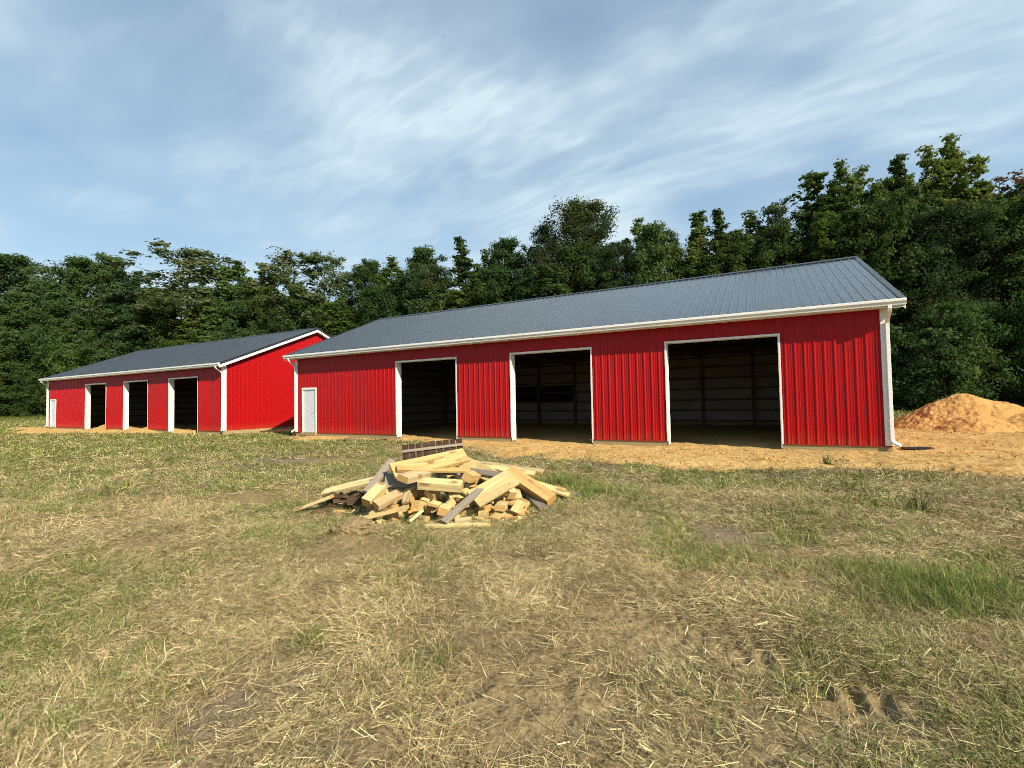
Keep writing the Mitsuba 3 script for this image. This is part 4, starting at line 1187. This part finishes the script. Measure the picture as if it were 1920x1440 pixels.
KINDS = {  # kind, height, radius, crown base, sprays, spray size, material
    'oak': ('oak', 24, 5.0, 0.08, 52000, 0.30, 'leaf_oak'), 'oak2': ('oak', 24, 4.6, 0.10, 47000, 0.29, 'leaf_oak'),
    'airy': ('airy', 26, 4.0, 0.40, 18000, 0.28, 'leaf_airy'), 'airy2': ('airy', 26, 3.4, 0.34, 17000, 0.28, 'leaf_airy'),
    'tulip': ('tulip', 26, 3.2, 0.15, 40000, 0.27, 'leaf_tulip'), 'tulip2': ('tulip', 26, 3.0, 0.18, 37000, 0.27, 'leaf_tulip'),
    'spire': ('spire', 26, 2.6, 0.12, 32000, 0.26, 'leaf_oak'), 'spire2': ('spire', 26, 2.8, 0.15, 33000, 0.27, 'leaf_tulip'),
    'cedar': ('cedar', 26, 6.0, 0.06, 86000, 0.27, 'leaf_cedar'), 'cedar2': ('cedar', 24, 4.2, 0.06, 48000, 0.25, 'leaf_cedar'),
    'dead': ('dead', 24, 2.6, 0.45, 2600, 0.24, 'leaf_dead'), 'under': ('under', 8, 3.8, 0.04, 19000, 0.24, 'leaf_shrub'), 'under2': ('under', 8, 3.6, 0.03, 18000, 0.23, 'leaf_oak'),
    'shrub': ('shrub', 2.6, 2.2, 0.02, 5000, 0.17, 'leaf_shrub')}
PROTO = {}
for _i, (_k, (_kind, _H, _R, _b, _n, _s, _mt)) in enumerate(KINDS.items()):
    _leaves, _limbs = crown_mesh(_kind, _H, _R, _b, _n, _s, 100 + 7 * _i)
    _limbs.tube([(0, 0, -0.3), (0.04, 0.02, _H * 0.15), (-0.03, 0.05, _H * max(_b, 0.2)), (0.02, 0, _H * 0.62)], [0.34 * _H / 24 + 0.03, 0.26 * _H / 24 + 0.02, 0.21 * _H / 24 + 0.01, 0.09 * _H / 24], 7)
    scene['crown_of_' + _k] = {'type': 'shapegroup', 'crown': mikit.ply(_leaves[:2], _mt, uv=_leaves[2])}
    scene['trunk_of_' + _k] = {'type': 'shapegroup', 'trunk': mikit.ply(_limbs.mesh(), 'bark', smooth=True)}
    PROTO[_k] = (_H, _R)


def tree(name, k, x, y, h, r, label, category, group=None, turn=0.0):
    kk = key(name)
    H, R = PROTO[k]
    m = T().translate([x, y, float(ground_z(x, y)) - 0.02]).rotate([0, 0, 1], turn).scale([r / R, r / R, h / H])
    scene[kk + '__crown'] = {'type': 'instance', 'to_world': m, 'shapes': {'type': 'ref', 'id': 'crown_of_' + k}}
    scene[kk + '__trunk'] = {'type': 'instance', 'to_world': m, 'shapes': {'type': 'ref', 'id': 'trunk_of_' + k}}
    tag(kk, label, category, group)


SKYLINE = [
    ('oak', -107.0, 84.8, 30.7, 5.7),
    ('oak2', -98.8, 85.2, 30.3, 5.8),
    ('oak', -89.8, 84.1, 29.2, 5.2),
    ('airy', -82.4, 83.0, 26.8, 2.2),
    ('oak2', -76.4, 83.1, 28.0, 4.2),
    ('oak', -70.4, 82.3, 28.0, 3.5),
    ('spire', -65.4, 82.2, 25.6, 1.9),
    ('airy', -57.1, 82.6, 29.1, 6.5),
    ('tulip', -47.5, 81.6, 26.9, 3.3),
    ('tulip2', -42.9, 80.8, 26.2, 2.2),
    ('airy2', -36.8, 79.6, 27.5, 4.1),
    ('airy', -31.5, 79.5, 26.8, 3.6),
    ('oak2', -23.9, 78.9, 25.6, 2.8),
    ('tulip', -19.2, 76.5, 25.5, 2.6),
    ('oak', -13.4, 73.5, 25.5, 3.2),
    ('spire', -7.4, 70.8, 26.3, 2.4),
    ('tulip2', -3.7, 69.1, 24.0, 1.7),
    ('oak2', -0.8, 69.2, 25.3, 2.8),
    ('airy2', 2.7, 67.1, 23.5, 1.7),
    ('cedar', 10.4, 64.3, 28.6, 6.4),
    ('cedar2', 5.0, 65.4, 25.9, 3.4),
    ('tulip', 17.1, 62.0, 25.6, 2.1),
    ('airy2', 20.0, 62.2, 24.3, 1.8),
    ('spire', 21.7, 62.2, 22.8, 1.3),
    ('spire2', 24.5, 60.5, 25.7, 2.3),
    ('spire', 26.4, 58.9, 25.1, 1.5),
    ('tulip2', 30.1, 58.4, 24.7, 2.6),
    ('airy2', 32.4, 55.7, 24.8, 1.5),
    ('spire2', 35.8, 54.5, 27.7, 3.0),
    ('tulip', 37.3, 52.1, 27.9, 1.9),
    ('tulip2', 39.5, 52.2, 27.3, 1.5),
    ('oak', 41.2, 51.7, 24.8, 2.0),
    ('spire', 42.6, 50.8, 27.4, 1.6),
    ('tulip2', 44.2, 49.1, 27.7, 2.1),
    ('tulip', 46.5, 48.9, 28.9, 1.8),
    ('spire2', 47.4, 47.0, 25.5, 1.3),
    ('dead', 49.1, 46.5, 23.7, 1.8),
    ('oak2', 51.0, 45.8, 22.4, 1.9),
    ('oak', 54.1, 45.5, 22.8, 2.6),
    ('oak2', 55.5, 42.9, 21.7, 2.9),
]
MIDDLE = [
    ('oak', -94.9, 81.3, 19.1, 5.5),
    ('oak2', -83.3, 80.3, 21.0, 5.4),
    ('tulip2', -74.4, 80.1, 18.0, 5.2),
    ('oak', -65.5, 78.7, 19.8, 4.4),
    ('oak2', -58.3, 78.0, 20.9, 4.4),
    ('tulip', -50.5, 77.7, 19.3, 4.6),
    ('oak', -43.0, 77.6, 20.2, 4.2),
    ('oak2', -34.6, 76.6, 20.1, 4.2),
    ('tulip2', -27.1, 75.1, 18.3, 4.1),
    ('oak', -19.7, 73.2, 18.8, 3.8),
    ('cedar2', -11.7, 69.3, 21.3, 3.6),
    ('oak2', -7.3, 68.1, 16.8, 3.5),
    ('oak', -1.6, 65.4, 19.4, 3.4),
    ('oak2', 3.5, 61.8, 18.8, 3.5),
    ('oak', 8.2, 59.7, 20.5, 4.0),
    ('cedar2', 13.2, 59.6, 20.9, 3.4),
    ('oak', 18.0, 58.6, 21.0, 3.4),
    ('tulip2', 22.2, 56.7, 18.0, 2.8),
    ('oak2', 26.2, 54.2, 18.4, 3.1),
    ('oak', 29.9, 52.0, 18.5, 3.2),
    ('tulip', 33.2, 49.7, 19.1, 3.4),
    ('oak2', 35.4, 47.3, 18.5, 3.1),
    ('oak', 39.4, 46.8, 19.6, 3.5),
    ('cedar', 41.9, 44.6, 18.9, 3.6),
    ('oak2', 45.0, 43.5, 17.7, 3.5),
    ('oak', 46.8, 41.1, 17.2, 3.2),
]
EDGE = [
    ('under2', -87.2, 77.1, 9.4, 3.5),
    ('under', -81.8, 76.3, 8.6, 4.2),
    ('under2', -77.3, 75.5, 10.6, 3.1),
    ('under', -72.8, 76.1, 11.1, 3.6),
    ('under2', -67.3, 75.5, 10.2, 3.9),
    ('under', -63.0, 75.4, 10.8, 3.7),
    ('under2', -58.0, 73.9, 9.4, 3.3),
    ('under', -52.6, 73.6, 9.2, 3.2),
    ('under2', -49.1, 74.5, 8.2, 3.4),
    ('under', -44.7, 73.4, 9.2, 4.1),
    ('under2', -38.6, 72.8, 8.2, 4.0),
    ('under', -33.9, 71.6, 8.9, 3.0),
    ('under2', -30.4, 72.3, 8.3, 3.4),
    ('under', -26.5, 70.9, 8.6, 3.4),
    ('under2', -22.2, 70.8, 8.8, 3.4),
    ('under', -16.1, 67.4, 7.6, 3.0),
    ('under2', -13.0, 66.5, 7.8, 2.9),
    ('under', -8.8, 63.8, 7.3, 2.7),
    ('under2', -4.5, 62.8, 7.5, 3.3),
    ('under', -3.7, 61.7, 9.7, 4.1),
    ('under2', 0.0, 59.3, 9.4, 3.6),
    ('under', 4.4, 57.1, 10.2, 3.5),
    ('under2', 7.5, 56.2, 10.3, 4.1),
    ('under', 11.3, 54.5, 8.5, 3.6),
    ('under2', 15.6, 53.6, 9.0, 3.5),
    ('under', 18.4, 53.4, 10.1, 3.0),
    ('under2', 21.8, 52.2, 9.8, 2.9),
    ('under', 25.0, 50.1, 9.1, 3.6),
    ('under2', 27.5, 48.2, 7.8, 3.2),
    ('under', 29.1, 46.2, 6.5, 3.2),
    ('under2', 31.8, 44.6, 7.5, 3.1),
    ('under', 33.4, 42.6, 6.8, 3.0),
    ('under2', 35.3, 41.5, 7.4, 2.7),
    ('under', 37.6, 41.3, 7.8, 2.8),
    ('under2', 38.7, 38.9, 5.8, 2.7),
    ('under', 40.4, 38.0, 7.6, 2.4),
    ('under2', 42.0, 36.9, 6.0, 2.3),
    ('under', 43.7, 36.5, 7.2, 2.1),
]
_look = {'oak': 'rounded dark tree', 'oak2': 'rounded deep green tree', 'airy': 'feathery grey green tree', 'airy2': 'loose open tree', 'tulip': 'light green many tipped tree',
         'tulip2': 'bright green forked tree', 'spire': 'slim dark pointed tree', 'spire2': 'tall narrow pointed tree', 'cedar': 'broad dense evergreen tree', 'cedar2': 'rounded olive evergreen tree',
         'dead': 'half bare tree with brown leaves', 'under': 'low leafy tree', 'under2': 'low dark leafy tree'}
trng = np.random.default_rng(42)


def where(x, y):
    px = 960 + FOCAL * x / y
    return ('left of the picture', 'at far left', 'over far barn left end', 'over far barn roof', 'over gap between barns', 'over near barn left end',
            'over near barn middle', 'over near barn right part', 'behind near barn right end', 'right of near barn', 'at far right')[int(np.searchsorted([-20, 110, 330, 540, 700, 900, 1150, 1400, 1620, 1820], px))]


FILL = []
frng = np.random.default_rng(21)
for (k0, x0, y0, h0, r0), (k1, x1, y1, h1, r1) in zip(SKYLINE[:-1], SKYLINE[1:]):
    if k0 == 'dead' or k1 == 'dead':
        continue
    FILL.append((('oak', 'oak2', 'tulip', 'spire2')[int(frng.choice(4, p=[0.4, 0.35, 0.15, 0.1]))], round((x0 + x1) / 2 * 0.975 + float(frng.normal(0, 0.7)), 1), round((y0 + y1) / 2 * 0.965 + float(frng.uniform(-1, 1)), 1), round(min(h0, h1) * float(frng.uniform(0.68, 0.86)), 1), round(float(frng.uniform(3.0, 4.6)), 1)))
_seen = {}
SHORT = {'on the skyline': 'on skyline', 'just below the skyline': 'just below skyline', 'in the middle row of the wood': 'in middle row', 'at the foot of the wood': 'at wood foot'}
ORD = ['first', 'second', 'third', 'fourth', 'fifth', 'sixth', 'seventh', 'eighth', 'ninth', 'tenth', 'eleventh', 'twelfth', 'thirteenth', 'fourteenth']
for row, rows in (('on the skyline', SKYLINE), ('just below the skyline', FILL), ('in the middle row of the wood', MIDDLE), ('at the foot of the wood', EDGE)):
    total = {}
    for k, x, y, h, r in rows:
        total[(row, k, where(x, y))] = total.get((row, k, where(x, y)), 0) + 1
    for k, x, y, h, r in rows:
        q = (row, k, where(x, y))
        _seen[q] = _seen.get(q, 0) + 1
        lab = f'{_look[k]} {SHORT[row]}, {where(x, y)}' + (f', {ORD[_seen[q] - 1]} such from left' if total[q] > 1 else '')
        if 'under' in k:
            q = float(trng.uniform(0.55, 1.35))
            r, h, x, y = r * 1.1 * (0.6 + 0.4 * q), h * q, x + float(trng.normal(0, 1.2)), y + float(trng.uniform(-1.5, 2.5))
        elif row.startswith('in the middle'):
            r *= 1.12
            h *= 1.10 if x > 12 and not k.startswith('cedar') else 1.02
        else:
            r = max(r * 1.75, 3.4) if k[:5] in ('spire', 'tulip') else max(r * (1.5 if row == 'on the skyline' else 1.1), 3.3) if not k.startswith('cedar') else r * 1.02
        tree('tree', k, x, y, h, r, lab, 'tree', {'on the skyline': 'tall trees on the skyline', 'just below the skyline': 'trees just below the skyline', 'in the middle row of the wood': 'trees in the middle of the wood', 'at the foot of the wood': 'low trees along the wood edge'}[row], turn=float(trng.uniform(0, 360)))

# the depth of the wood behind the skyline trees, one mass
wr = np.random.default_rng(8)
n = 0
for x, y in [(float(np.interp(t, [0, 1, 2, 3], [-118, -25, 30, 66])) + wr.normal(0, 1.5), float(np.interp(t, [0, 1, 2, 3], [97, 91, 72, 48])) + o) for o in (0, 7) for t in np.linspace(0, 3, 27)]:
    n += 1
    k = ('oak', 'oak2', 'cedar2')[int(wr.integers(3))]
    H, R = PROTO[k]
    h, r = wr.uniform(16, 20), wr.uniform(5.5, 7)
    m = T().translate([x, y, -0.3]).rotate([0, 0, 1], float(wr.uniform(0, 360))).scale([r / R, r / R, h / H])
    scene[f'woodland__{n:03d}'] = {'type': 'instance', 'to_world': m, 'shapes': {'type': 'ref', 'id': 'crown_of_' + k}}
labels['woodland'] = {'label': 'dim green depth of the wood seen between the trees of the skyline', 'category': 'woodland', 'kind': 'stuff'}
